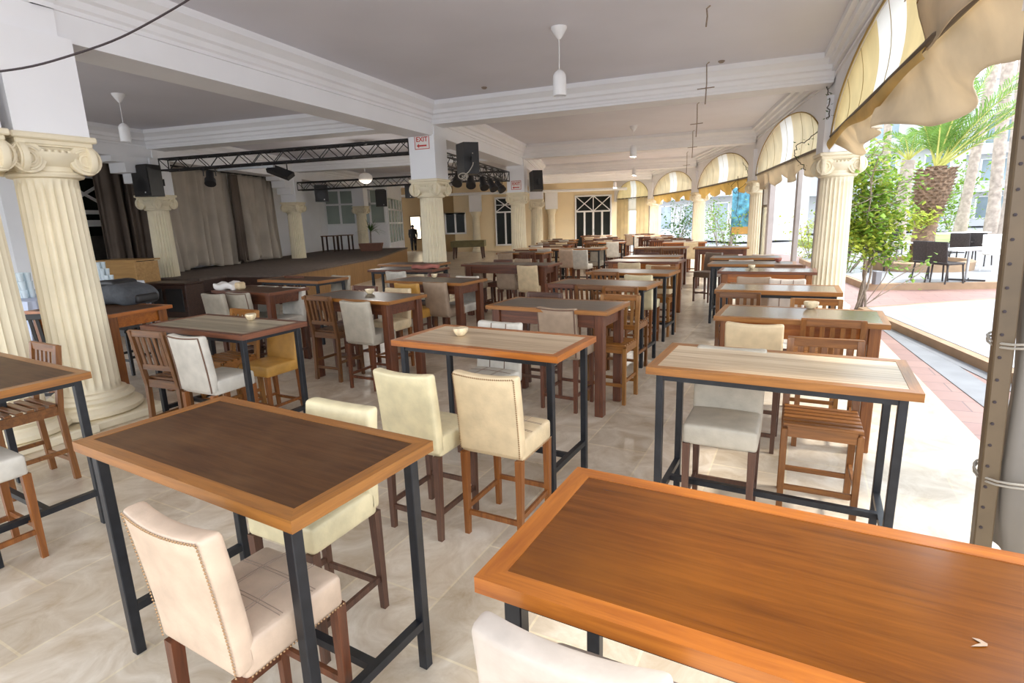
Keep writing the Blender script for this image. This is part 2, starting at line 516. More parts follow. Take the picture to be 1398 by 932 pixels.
def remove_tree(o):
    for ch in list(o.children): remove_tree(ch)
    bpy.data.objects.remove(o)

# ------------------------------------------------------------------ lines of the building (the hall bends to the left)
A = [(2.5, 2.5), (5.42, 9.35), (7.39, 16.6), (8.16, 24.0), (8.07, 31.0), (6.75, 35.0)]      # arcade columns on the terrace side
C = [(-4.32, 5.4), (-1.62, 12.1), (.35, 19.0), (1.35, 26.0), (1.55, 32.0)]                  # middle row of columns
T = [(-10.6, 8.3), (-8.75, 14.2), (-7.85, 20.8), (-7.1, 27.4)]                            # columns along the stage
V2 = lambda p: Vector((p[0], p[1]))
CEIL = 4.18

# ------------------------------------------------------------------ floor, ground, ceiling
b = MB()
inner = [(2.75, 1.9), (5.98, 9.2), (7.75, 16.6), (8.5, 24), (8.4, 31.2), (7.1, 35.3), (-2.9, 35.3), (-2.9, 39), (-12, 39), (-14, 20), (-14, -4), (-.4, -4)]
b.prism(inner, -.1, 0)
struct(b.build('floor', M['floor'], smooth=0))

b = MB(); b.prism([(-60, -40), (90, -40), (90, 120), (-60, 120)], -.3, -.12)
tag(struct(b.build('ground', M['terrace'], smooth=0)))
# pavers outside the arcade
b = MB(); b.prism([(-.4, -4), (8, -4), (11, 9), (12, 13), (12, 30), (8.4, 31.2), (8.5, 24), (7.75, 16.6), (5.98, 9.2), (2.75, 1.9)], -.1, -.004)
tag(b.build('paver_path', M['paver'], smooth=0), 'pink paver path running between the arcade and the white terrace', 'path')
bp = MB()
def strip(b, p, q, w, z0, z1):
    p, q = V2(p), V2(q); d = (q - p).normalized(); n = Vector((d.y, -d.x)) * w
    b.prism([p, q, q + n, p + n][::-1], z0, z1)
strip(bp, (3.15, 1.7), (6.1, 9.2), .30, -.05, .003)
tag(bp.build('drain_channel', M['gutter'], smooth=0), 'narrow grey stone drain strip set into the pink pavers', 'drain')
bp = MB()
strip(bp, (3.95, 1.2), (5.87, 8.6), .22, -.05, .004)
tag(bp.build('edging_strip', M['gutter'], smooth=0), 'grey stone edging strip at the foot of the tan curb', 'edging')
t = thing('terrace_slab', (0, 0, 0), 0, 'white paved terrace slab with a tan curb, nearest outside the arcade', 'terrace')
poly = [(4.15, 1.0), (6.25, 9.75), (9.9, 10.35), (22, 9.6), (22, 1.0)]
b = MB(); b.prism(poly[::-1], -.1, .115); b.build('curb', M['curb'], t, 0)
poly2 = [(4.27, 1.0), (6.35, 9.65), (9.9, 10.25), (22, 9.5), (22, 1.0)]
b = MB(); b.prism(poly2[::-1], .1, .12); b.build('paving', M['terrace'], t, 0)
t = thing('terrace_slab', (0, 0, 0), 0, 'raised white terrace with tan curb carrying the palm tree and outdoor seats', 'terrace')
poly = [(8.2, 12.6), (11.9, 12.0), (40, 9.5), (60, 26), (14, 26), (10.5, 20)]
b = MB(); b.prism(poly, -.1, .145); b.build('curb', M['curb'], t, 0)
poly = [(8.35, 12.75), (11.9, 12.15), (40, 9.7), (60, 26), (14, 26), (10.6, 20)]
b = MB(); b.prism(poly, .1, .15); b.build('paving', M['terrace'], t, 0)
b = MB(); b.prism([(15, 26), (60, 23), (70, 34), (17, 33)], -.1, .2)
tag(b.build('lawn', M['grass'], smooth=0), 'strip of lawn behind the outdoor chairs, around the tall palm trunks', 'lawn', kind='stuff')

b = MB()
roof = [(2.9, 2.2), (6.1, 9.2), (7.85, 16.6), (8.6, 24), (8.5, 31.2), (7.2, 35.5), (-13, 35.5), (-14, 20), (-13.5, 4), (-9.0, -1.5), (1.2, -1.5)]
roof[6:7] = [(-2.9, 35.5), (-2.9, 39), (-13, 39)]
b.prism(roof, CEIL, CEIL + .25)
struct(b.build('ceiling', M['ceil'], smooth=0))

# ------------------------------------------------------------------ beams with stepped cornices
def beam(p, q, w, zb, name='trim', ext=0.0, mat=None, sides=(1, 1)):
    p, q = V2(p), V2(q); d = (q - p).normalized(); p = p - d * ext; q = q + d * ext
    n = Vector((-d.y, d.x))
    h = w / 2
    half = [(h, zb)] + [(h + x, CEIL - z) for x, z in ((0, .36), (.03, .36), (.03, .32), (.06, .30), (.075, .24), (.115, .22), (.13, .155), (.2, .095), (.22, .08), (.22, -.02))]
    flat = [(h, zb), (h, CEIL + .02)]
    L = half if sides[0] else flat
    Rr = half if sides[1] else flat
    prof = [(x, z) for x, z in L] + [(-x, z) for x, z in reversed(Rr)]
    vs = []
    for e in (p, q):
        vs += [(e.x + n.x * x, e.y + n.y * x, z) for x, z in prof]
    K = len(prof)
    fs = [(i, (i + 1) % K, K + (i + 1) % K, K + i) for i in range(K)]
    fs += [tuple(range(K - 1, -1, -1)), tuple(range(K, 2 * K))]
    b = MB(); b.add(vs, fs)
    return struct(b.build(name, mat or M['plaster'], smooth=0))
BW = .52
Cm1 = (C[0][0] - 6.8 * math.cos(R(62)), C[0][1] - 6.8 * math.sin(R(62)))
Cj = (C[0][0] - .36 * math.cos(R(62)), C[0][1] - .36 * math.sin(R(62)))
nb = 0
def trim_name():
    global nb
    nb += 1
    return 'trim_%d' % nb
beam(Cm1, C[0], BW, 3.57, trim_name(), .2)
for i in range(len(C) - 1):
    beam(C[i], C[i + 1], BW, 3.57, trim_name(), .24 if i else .0)
beam(C[-1], (1.6, 35), BW, 3.57, trim_name(), .1)
for i in range(1, len(C)):
    beam(C[i], A[i], BW, 3.78, trim_name(), -.2)
for i in range(1, 4):
    beam(T[i], C[i], BW, 3.78, trim_name(), -.2)
beam((-8.6, 2.0), C[0], BW, 3.78, trim_name(), -.1)
for i in range(len(T) - 1):
    beam(T[i], T[i + 1], BW, 3.57, trim_name(), .2)
beam(T[3], (-6.9, 35), BW, 3.57, trim_name(), .2)

# ------------------------------------------------------------------ fluted columns
def col_meshes():
    parts = {}
    R0, R1, H0, H1 = .268, .238, .30, 2.38
    n = 24 * 6
    prof = []
    zs = [H0, H0 + .03, H0 + .07, H0 + .12] + [H0 + .12 + (H1 - H0 - .24) * k / 8 for k in range(1, 8)] + [H1 - .12, H1 - .07, H1 - .03, H1]
    zs = sorted(set(zs))
    fl = []
    for z in zs:
        t = (z - H0) / (H1 - H0)
        prof.append((R0 + (R1 - R0) * t, z))
        fl.append(max(0, min(1, (z - H0 - .03) / .07, (H1 - .03 - z) / .07)))
    def rf(th, r, i):
        k = (th / (2 * PI) * 24) % 1
        d = math.sin(PI * k) ** .8
        return r - fl[i] * .034 * d
    b = MB(); b.lathe(prof, n, rf=rf); parts['shaft'] = b
    b = MB()
    b.lathe([(.40, .08), (.43, .10), (.435, .14), (.40, .17), (.365, .18), (.35, .20), (.36, .215), (.375, .235), (.36, .26), (.32, .27), (.31, .30), (.28, .31)], 40)
    parts['base'] = b
    b = MB(); b.box((0, 0, .04), (.95, .95, .08), bev=.012); parts['plinth'] = b
    b = MB()
    b.lathe([(.25, 2.36), (.285, 2.37), (.295, 2.39), (.285, 2.41), (.262, 2.42), (.26, 2.46), (.285, 2.48), (.33, 2.54), (.335, 2.58)], 40)
    b.box((0, 0, 2.665), (.60, .60, .05), bev=.01)
    b.box((0, 0, 2.71), (.66, .66, .055), bev=.012)
    b.box((0, 0, 2.60), (.5, .5, .10), bev=.02)
    for k in range(4):
        mt = Matrix.Rotation(k * PI / 2, 4, 'Z')
        for sg in (-1, 1):
            # scroll: a drum plus a raised spiral on its face
            c = Vector((sg * .225, -.285, 2.53))
            prof = [(0.0, .0), (.135, .0), (.14, .02), (.135, .05), (.0, .05)]
            mm = mt @ Matrix.Translation(c + Vector((0, .05, 0))) @ Matrix.Rotation(PI / 2, 4, 'X')
            b.lathe(prof, 20, mat=mm, cap=False)
            pts = []
            for i in range(44):
                a = i / 43 * 2.4 * 2 * PI; rr = .125 - .10 * i / 43
                pts.append(mt @ Vector((c.x + sg * rr * math.cos(a + .5 * PI) * -1, c.y - .004, c.z + rr * math.sin(a + .5 * PI))))
            b.tube(pts, .012, 6)
        # egg-and-dart cushion between scrolls
        for q in range(-2, 3):
            mm = mt @ Matrix.Translation((q * .052, -.272, 2.585))
            b.lathe([(0, -.035), (.016, -.025), (.022, 0), (.018, .02), (0, .028)], 8, mat=mm, cap=False)
        b.add([(-.14, -.285, 2.63), (.14, -.285, 2.63), (.14, -.255, 2.63), (-.14, -.255, 2.63), (-.14, -.285, 2.65), (.14, -.285, 2.65), (.14, -.255, 2.65), (-.14, -.255, 2.65)],
              [(0, 1, 5, 4), (3, 2, 1, 0), (4, 5, 6, 7), (1, 2, 6, 5), (0, 4, 7, 3)], mt)
    parts['capital'] = b
    b = MB(); b.box((0, 0, 3.16), (.58, .58, .86)); parts['pier'] = b
    return parts
CP = col_meshes()
PROTO_COL = None
def column(loc, rz, label, z0=0, plinth=True):
    global PROTO_COL
    if PROTO_COL is None:
        t = thing('column', (0, 0, 0), 0, 'x', 'column', 'fluted columns')
        CP['plinth'].build('plinth', M['stone'], t); CP['base'].build('base', M['stone'], t)
        CP['shaft'].build('shaft', M['stone'], t, 60); CP['capital'].build('capital', M['stone'], t)
        CP['pier'].build('pier', M['plaster'], t, label='white square pier above the capital')
        PROTO_COL = t; c = t
    else:
        c = copy_tree(PROTO_COL)
    c.location = (loc[0], loc[1], 0); c.rotation_euler = (0, 0, rz)
    c['label'] = label
    return c
def az(P, i):
    a, c = P[max(i - 1, 0)], P[min(i + 1, len(P) - 1)]
    return math.atan2(c[1] - a[1], c[0] - a[0])
column(C[0], R(62) - PI / 2, 'big cream fluted column at left, right one of the close pair')
C0a = (C[0][0] - .68 * math.cos(R(66)), C[0][1] - .68 * math.sin(R(66)))
column(C0a, R(62) - PI / 2, 'cream fluted column cut by the left edge of the photo')
labs = ['x', 'fluted column with an EXIT sign and a black speaker, centre left of the hall', 'fluted column under the farther EXIT sign, behind the upholstered stools',
        'fluted column right behind the column with the farther EXIT sign', 'farthest fluted column of the middle row, before the end wall']
for i in range(1, 5):
    column(C[i], az(C, i) - PI / 2, labs[i])
labs = ['x', 'fluted column on the stage between dark and taupe curtains', 'fluted column at the right end of the taupe stage curtain', 'fluted column behind the potted plant at the far end of the stage']
for i in range(1, 4):
    column(T[i], az(T, i) - PI / 2, labs[i])
labs = ['fluted column beside the rolled plastic sheet at the right edge', 'fluted arcade column wrapped by the green vine', 'second arcade column beyond the vine-covered one, beside a framed panel',
        'third arcade column beyond the vine-covered one', 'fourth arcade column beyond the vine, next to the closed gold canvas']
for i in range(5):
    o = V2(A[i])
    if i == 0: o = o + Vector((1.7, .5))
    column(o, az(A, i) - PI / 2, labs[i])

# stepped corbels beside the stage columns
for i in (1, 2):
    t = V2(T[i]); d = (V2(T[i - 1]) - t).normalized()
    b = MB()
    for k in range(3):
        c = t + d * (.42 + k * .3)
        top = 3.60; bot = 3.0 + .22 * k
        b.box((c.x, c.y, (top + bot) / 2), (.3, .5, top - bot), math.atan2(d.y, d.x))
    struct(b.build(trim_name(), M['plaster'], smooth=0))

# ------------------------------------------------------------------ arcade: arched wall, awnings
ZS, RISE = 2.86, .99
for i in range(5):
    p, q = V2(A[i]), V2(A[i + 1]); L = (q - p).length; a = math.atan2(q.y - p.y, q.x - p.x)
    w = L / 2 - .33
    b = MB(); n = 28; th = .34
    xs = [-L / 2] + [-w * math.cos(PI * k / n) for k in range(n + 1)] + [L / 2]
    zz = [2.74] + [ZS + RISE * math.sqrt(max(0, 1 - (x / w) ** 2)) for x in xs[1:-1]] + [2.74]
    vs = []; fs = []
    # piers at both ends, then the wall above the arch
    for sg in (-1, 1):
        b.box((sg * (w + L / 2) / 2, 0, (2.74 + CEIL) / 2), (L / 2 - w, th, CEIL - 2.74))
    for k in range(1, len(xs) - 2):
        x0, x1, z0, z1 = xs[k], xs[k + 1], zz[k], zz[k + 1]
        o = len(vs)
        for y in (-th / 2, th / 2):
            vs += [(x0, y, z0), (x1, y, z1), (x1, y, CEIL), (x0, y, CEIL)]
        fs += [(o, o + 1, o + 2, o + 3), (o + 7, o + 6, o + 5, o + 4), (o, o + 4, o + 5, o + 1)]
    b.add(vs, fs)
    # moulded cornice along the ceiling on the room side
    for (dy, z0, z1) in ((.2, CEIL - .08, CEIL), (.13, CEIL - .16, CEIL - .08), (.07, CEIL - .25, CEIL - .16), (.03, CEIL - .32, CEIL - .28)):
        b.box((0, th / 2 + dy / 2, (z0 + z1) / 2), (L + .1, dy, z1 - z0))
    o = b.build('wall_right', M['plaster'], smooth=0)
    o.location = ((p.x + q.x) / 2, (p.y + q.y) / 2, 0); o.rotation_euler = (0, 0, a)
    struct(o)

AWLAB = ['torn gold and white awning with sagging valance over the nearest arch at right', 'gold and white striped awning in the second arch, above the framed panel',
         'gold and white awning with scalloped valance in the third arch', 'small gold and white awning in the fourth arch before the end bay',
         'gold and white awning arch at the far end, above hanging canvas']
def awning(i):
    p, q = V2(A[i]), V2(A[i + 1]); L = (q - p).length; a = math.atan2(q.y - p.y, q.x - p.x)
    w = L / 2 - .34
    d = .02 if i == 0 else .06
    t = thing('awning', ((p.x + q.x) / 2, (p.y + q.y) / 2, 0), a, AWLAB[i], 'awning')
    YO = .15                                # the canvas is laced to the room face of the arch
    def rodz(x): return ZS + (.14 if i == 0 else .02) - (.008 * x if i == 0 else 0)
    def surf(u, v):                          # u across, v from arch to rod
        x = -w + 2 * w * u; s = math.sqrt(max(0, 1 - (x / w) ** 2)); ph = v * PI / 2
        zr = min(rodz(x), ZS + RISE * s - .01)
        top = ZS + RISE * s + .012
        return (x, YO - d * math.sin(ph) * min(1, s * 2.2) - .05 * math.sin(v * PI) * s, zr + (top - zr) * (1 - v))
    su = .085
    b = MB()
    b.grid(lambda u, v: surf(.002 + u * (.5 - su - .002), v), 24, 8); b.build('canopy_panel', M['awn_pale'] if i in (1, 2, 3) else M['awn_gold'], t)
    b = MB(); b.grid(lambda u, v: surf(.5 + su + u * (.5 - su - .002), v), 24, 8); b.build('canopy_panel', M['awn_pale'] if i in (1, 2, 3) else M['awn_gold'], t)
    b = MB(); b.grid(lambda u, v: surf(.5 - su + u * 2 * su, v), 6, 8)
    b.build('stripe_panel', M['awn_white'], t, label='white centre stripe of the awning')
    # seams
    for uu in (.16, .29, .5, .71, .84):
        b = MB(); b.tube([Vector(surf(uu, v / 8)) + Vector((0, .004, 0)) for v in range(9)], .0035, 5); b.build('seam', M['awn_seam'], t)
    b = MB(); b.tube([(x, YO + .02, rodz(x)) for x in [-w + 2 * w * k / 20 for k in range(21)]], .028, 8)
    b.build('rod', M['rod'], t)
    b = MB()
    arc = [(-w * math.cos(PI * k / 24), .18, ZS + RISE * math.sin(PI * k / 24)) for k in range(25)]
    b.tube(arc, .012, 6)
    b.build('arch_rod', M['awn_seam'], t)
    if i in (0,):
        def val(u, v):
            x = -w + 2 * w * u
            drop = (.33 + .17 * math.exp(-((u - .30) / .14) ** 2) + .04 * math.sin(u * 29)) * v
            if u > .9: drop *= (1 - u) / .1 * .6 + .4
            out = YO - .03 - .10 * v - .09 * math.sin(u * 21 + 2 * v) * v - .12 * math.sin(u * 9.7) * v - .03 * math.sin(u * 47 + 3 * v) * v + .02 * math.sin(u * 70) * v
            return (x, out, rodz(x) + .01 - drop + .03 * math.sin(u * 23 + v * 3) * v)
        b = MB(); b.grid(lambda u, v: val(u, v), 90, 12); b.build('valance', M['valance'], t, 80, solid=.01)
        def fold(u, v):
            x = -w + 2 * w * u
            bulge = .07 * math.sin(PI * v) * (.7 + .3 * math.sin(u * 19))
            return (x, YO + .03 + bulge * .8, rodz(x) - .02 - .17 * v * (.75 + .3 * math.sin(u * 13 + 1)))
        b = MB(); b.grid(lambda u, v: fold(.24 + .76 * u, v), 60, 6); b.build('canvas_fold', M['valance_gold'], t, 80, solid=.008, label='bright gold fold of canvas below the rod')
        def flap(u, v):
            x = -w * .985 + u * (w * .985 - 1.62 + .12 * math.sin(v * 4))
            top = ZS + RISE * math.sqrt(max(0, 1 - (x / w) ** 2))
            zr = rodz(x) - .04
            return (x, YO + .04 + .03 * math.sin(v * 5 + u * 6), max(top, zr + .02) + (zr - max(top, zr + .02)) * v)
        b = MB(); b.grid(flap, 24, 8); b.build('loose_flap', M['valance'], t, 80, solid=.01, label='loose faded canvas sheet over the camera end of the awning')
        b = MB()
        pr = [(.075 * math.cos(a) - .012 * a * math.cos(a), .075 * math.sin(a) - .012 * a * math.sin(a)) for a in [.35 * k for k in range(14)]]
        b.grid(lambda u, v: (-1.55 - .42 * v, YO + .08 + pr[int(u * 13)][0], rodz(-1.6) + .36 + .10 * v + pr[int(u * 13)][1]), 13, 4); b.build('rolled_edge', M['tan_canvas'], t, 80, solid=.008)
    elif i < 4:
        def val(u, v):
            x = -w + 2 * w * u
            sc = abs(math.sin(u * PI * 4))
            drop = (.20 + .24 * sc) * v
            return (x, YO - .04 * math.sin(u * 60) * v - .05 * v, ZS + .02 - drop)
        b = MB(); b.grid(val, 80, 6); b.build('valance', M['valance_gold'] if i != 1 else M['valance'], t, 80, solid=.01)
    else:
        def val(u, v):
            x = -w + 2 * w * u
            return (x, YO - .05 * math.sin(u * 50), ZS + .02 - v * 2.8)
        b = MB(); b.grid(lambda u, v: val(u * .36, v), 30, 4); b.build('hanging_canvas', M['awn_pale'], t, 80, solid=.01)
        b = MB(); b.grid(lambda u, v: val(.60 + u * .4, v), 30, 4); b.build('hanging_canvas', M['awn_pale'], t, 80, solid=.01)
        b = MB(); b.grid(lambda u, v: val(.36 + u * .24, v * .26), 10, 4); b.build('white_hanging', M['awn_white'], t, 80, solid=.01)
    return t
for i in range(5):
    awning(i)

# steel posts in the arcade openings
PL = ['grey frame post just left of the vine-covered column', 'grey frame post left of the second arcade column', 'grey frame post on the near side of the framed panel', 'grey frame post at the third arcade column', 'grey frame post at the fourth arcade column']
def post(p, h, w, label, mat='greypost'):
    t = thing('frame_post', (p[0], p[1], 0), 0, label, 'post')
    b = MB(); b.box((0, 0, h / 2), (w, w * .8, h), bev=.008); b.build('shaft', M[mat], t)
    b = MB(); b.box((0, 0, .01), (w * 1.8, w * 1.6, .02), bev=.004); b.build('foot_plate', M[mat], t)
def on_arc(i, s, off=0):
    p, q = V2(A[i]), V2(A[i + 1]); d = (q - p).normalized(); n = Vector((-d.y, d.x))
    r = p + d * s + n * off
    return (r.x, r.y)
post(on_arc(1, .75), 2.85, .16, PL[0])
post(on_arc(1, 5.6), 2.85, .15, PL[2])
post(on_arc(2, .55), 2.85, .16, 'grey frame post just beyond the second arcade column')
post(on_arc(3, .55), 2.85, .16, PL[3])
post(on_arc(1, 2.6), 2.85, .10, 'slim frame post in the arch between the vine-covered and second columns')
post(on_arc(4, .6), 2.85, .16, PL[4])
# framed panel beside the second column
p, q = V2(A[1]), V2(A[2]); d = (q - p).normalized()
t = thing('framed_panel', (*on_arc(1, 6.35), 0), math.atan2(d.y, d.x), 'bronze-framed screen panel of white and clear panes beside the second arcade column', 'screen')
b = MB()
for x in (-.42, .42): b.box((x, 0, 1.42), (.06, .06, 2.84))
for z in (.03, 2.0, 2.81): b.box((0, 0, z), (.84, .05, .06))
b.build('frame', M['tanpost'], t, 0)
b = MB(); b.box((0, 0, 2.41), (.78, .012, .76)); b.build('top_pane', M['white_p'], t, 0)
b = MB(); b.box((0, 0, 1.02), (.78, .01, 1.9)); b.build('clear_pane', M['sheet'], t, 0)

# rolled-up plastic sheet tied to a bronze post at the right edge
rp = at(1318, 775, 0)
t = thing('rolled_sheet', (rp.x, rp.y, 0), R(62) - PI / 2, 'rolled beige plastic sheet roped to a bronze post at the right edge', 'rolled sheet')
b = MB(); b.box((.05, 0, 1.5), (.075, .07, 3.0), bev=.006)
b.build('post', M['tanpost'], t)
for k in range(26):
    b = MB(); b.lathe([(0, -.004), (.008, -.003), (.008, .003), (0, .004)], 6, mat=Matrix.Translation((.035, -.036, .15 + k * .11)) @ Matrix.Rotation(PI / 2, 4, 'X'), cap=False)
    b.build('eyelet', M['cable'], t)
b = MB()
def roll(th, r, i): return r * (1 + .10 * math.sin(3 * th + i * .5) + .05 * math.sin(7 * th + 1))
b.lathe([(.05, .12), (.14, .13)] + [(.15 + .02 * math.sin(z * 4.1), z) for z in [.3 + .15 * k for k in range(17)]] + [(.13, 2.85), (.05, 2.87)], 40, (.255, .07, 0), rf=roll)
b.build('rolled_canvas', M['bundle'], t, 60)
b = MB()
b.grid(lambda u, v: (.36 + .5 * u, .12 + .05 * math.sin(u * 8 + v), .15 + 2.6 * v), 12, 6)
b.build('plastic_sheet', M['sheet'], t, 80, solid=.004)
for z in (atY(1335, 650, rp.y).z, atY(1355, 470, rp.y).z):
    b = MB()
    for dz in (0, .018):
        b.tube([(.212 + .205 * math.cos(a), .055 + .175 * math.sin(a), z + dz + .01 * math.sin(3 * a)) for a in [2 * PI * k / 24 for k in range(24)]], .006, 6, closed=True)
    b.build('rope', M['rope'], t)
b = MB()
b.tube([(.20, -.15, 1.16), (.25, -.17, 1.15), (.32, -.16, 1.20), (.42, -.1, 1.27)], .011, 6)
b.tube([(.33, -.15, .95), (.36, -.16, .90), (.40, -.15, .80), (.43, -.13, .55)], .009, 6)
b.build('rope_end', M['rope'], t)
t.rotation_euler = (0, -R(2.3), R(62) - PI / 2)

# ------------------------------------------------------------------ bar tables
TH = 1.02
TW, TD = 1.36, .66
LEGI = .045
def rim_top(b, L, D, z, th, rw):
    """four mitred rim boards"""
    o = [(-L / 2, -D / 2), (L / 2, -D / 2), (L / 2, D / 2), (-L / 2, D / 2)]
    i = [(-L / 2 + rw, -D / 2 + rw), (L / 2 - rw, -D / 2 + rw), (L / 2 - rw, D / 2 - rw), (-L / 2 + rw, D / 2 - rw)]
    for k in range(4):
        k2 = (k + 1) % 4
        e = .0004
        b.prism([o[k], o[k2], i[k2], i[k]], z - th, z)
    return b

def make_black_table():
    t = thing('bar_table', (0, 0, 0))
    # rim boards: long ones keep the grain along X, short ones along Y
    o = [(-TW / 2, -TD / 2), (TW / 2, -TD / 2), (TW / 2, TD / 2), (-TW / 2, TD / 2)]
    rw = .055
    i = [(-TW / 2 + rw, -TD / 2 + rw), (TW / 2 - rw, -TD / 2 + rw), (TW / 2 - rw, TD / 2 - rw), (-TW / 2 + rw, TD / 2 - rw)]
    for ks, nm, mt in (((0, 2), 'long_rim', 'honey_x'), ((1, 3), 'short_rim', 'honey_y')):
        for k in ks:
            k2 = (k + 1) % 4
            b = MB(); b.prism([o[k], o[k2], i[k2], i[k]], TH - .042, TH); b.build(nm, M[mt], t, 0)
    b = MB(); b.box((0, 0, TH - .02), (TW - 2 * rw, TD - 2 * rw, .036)); b.build('tabletop', M['dark_top'], t, 0)
    lx, ly = TW / 2 - .075, TD / 2 - .055
    for sx in (-1, 1):
        for sy in (-1, 1):
            b = MB(); b.box((sx * lx, sy * ly, (TH - .042) / 2), (.042, .042, TH - .042), bev=.003)
            b.build('leg', M['blackmetal'], t)
    for sx in (-1, 1):
        b = MB(); b.box((sx * lx, 0, .22), (.036, 2 * ly - .042, .036)); b.build('end_bar', M['blackmetal'], t, 0)
    b = MB(); b.box((0, 0, .22), (2 * lx - .036, .034, .034)); b.build('stretcher', M['blackmetal'], t, 0)
    b = MB()
    for sy in (-1, 1): b.box((0, sy * ly, TH - .062), (2 * lx - .04, .03, .036))
    for sx in (-1, 1): b.box((sx * lx, 0, TH - .062), (.03, 2 * ly - .04, .036))
    b.build('top_frame', M['blackmetal'], t, 0)
    return t

def make_wood_table():
    t = thing('bar_table', (0, 0, 0))
    o = [(-TW / 2, -TD / 2), (TW / 2, -TD / 2), (TW / 2, TD / 2), (-TW / 2, TD / 2)]
    rw = .05
    i = [(-TW / 2 + rw, -TD / 2 + rw), (TW / 2 - rw, -TD / 2 + rw), (TW / 2 - rw, TD / 2 - rw), (-TW / 2 + rw, TD / 2 - rw)]
    for ks, nm, mt in (((0, 2), 'long_rim', 'honey_x'), ((1, 3), 'short_rim', 'honey_y')):
        for k in ks:
            k2 = (k + 1) % 4
            b = MB(); b.prism([o[k], o[k2], i[k2], i[k]], TH - .038, TH); b.build(nm, M[mt], t, 0)
    b = MB(); b.box((0, 0, TH - .018), (TW - 2 * rw, TD - 2 * rw, .034)); b.build('tabletop', M['char_top'], t, 0)
    lx, ly = TW / 2 - .10, TD / 2 - .075
    b = MB()
    for sy in (-1, 1): b.box((0, sy * ly, TH - .038 - .065), (2 * lx - .09, .028, .13))
    for sx in (-1, 1): b.box((sx * lx, 0, TH - .038 - .065), (.028, 2 * ly - .09, .13))
    b.build('apron', M['redbrown_x'], t, 0)
    for sx in (-1, 1):
        for sy in (-1, 1):
            b = MB(); b.box((sx * lx, sy * ly, (TH - .038) / 2), (.088, .088, TH - .038), bev=.006)
            b.build('leg', M['redbrown_z'], t)
    return t

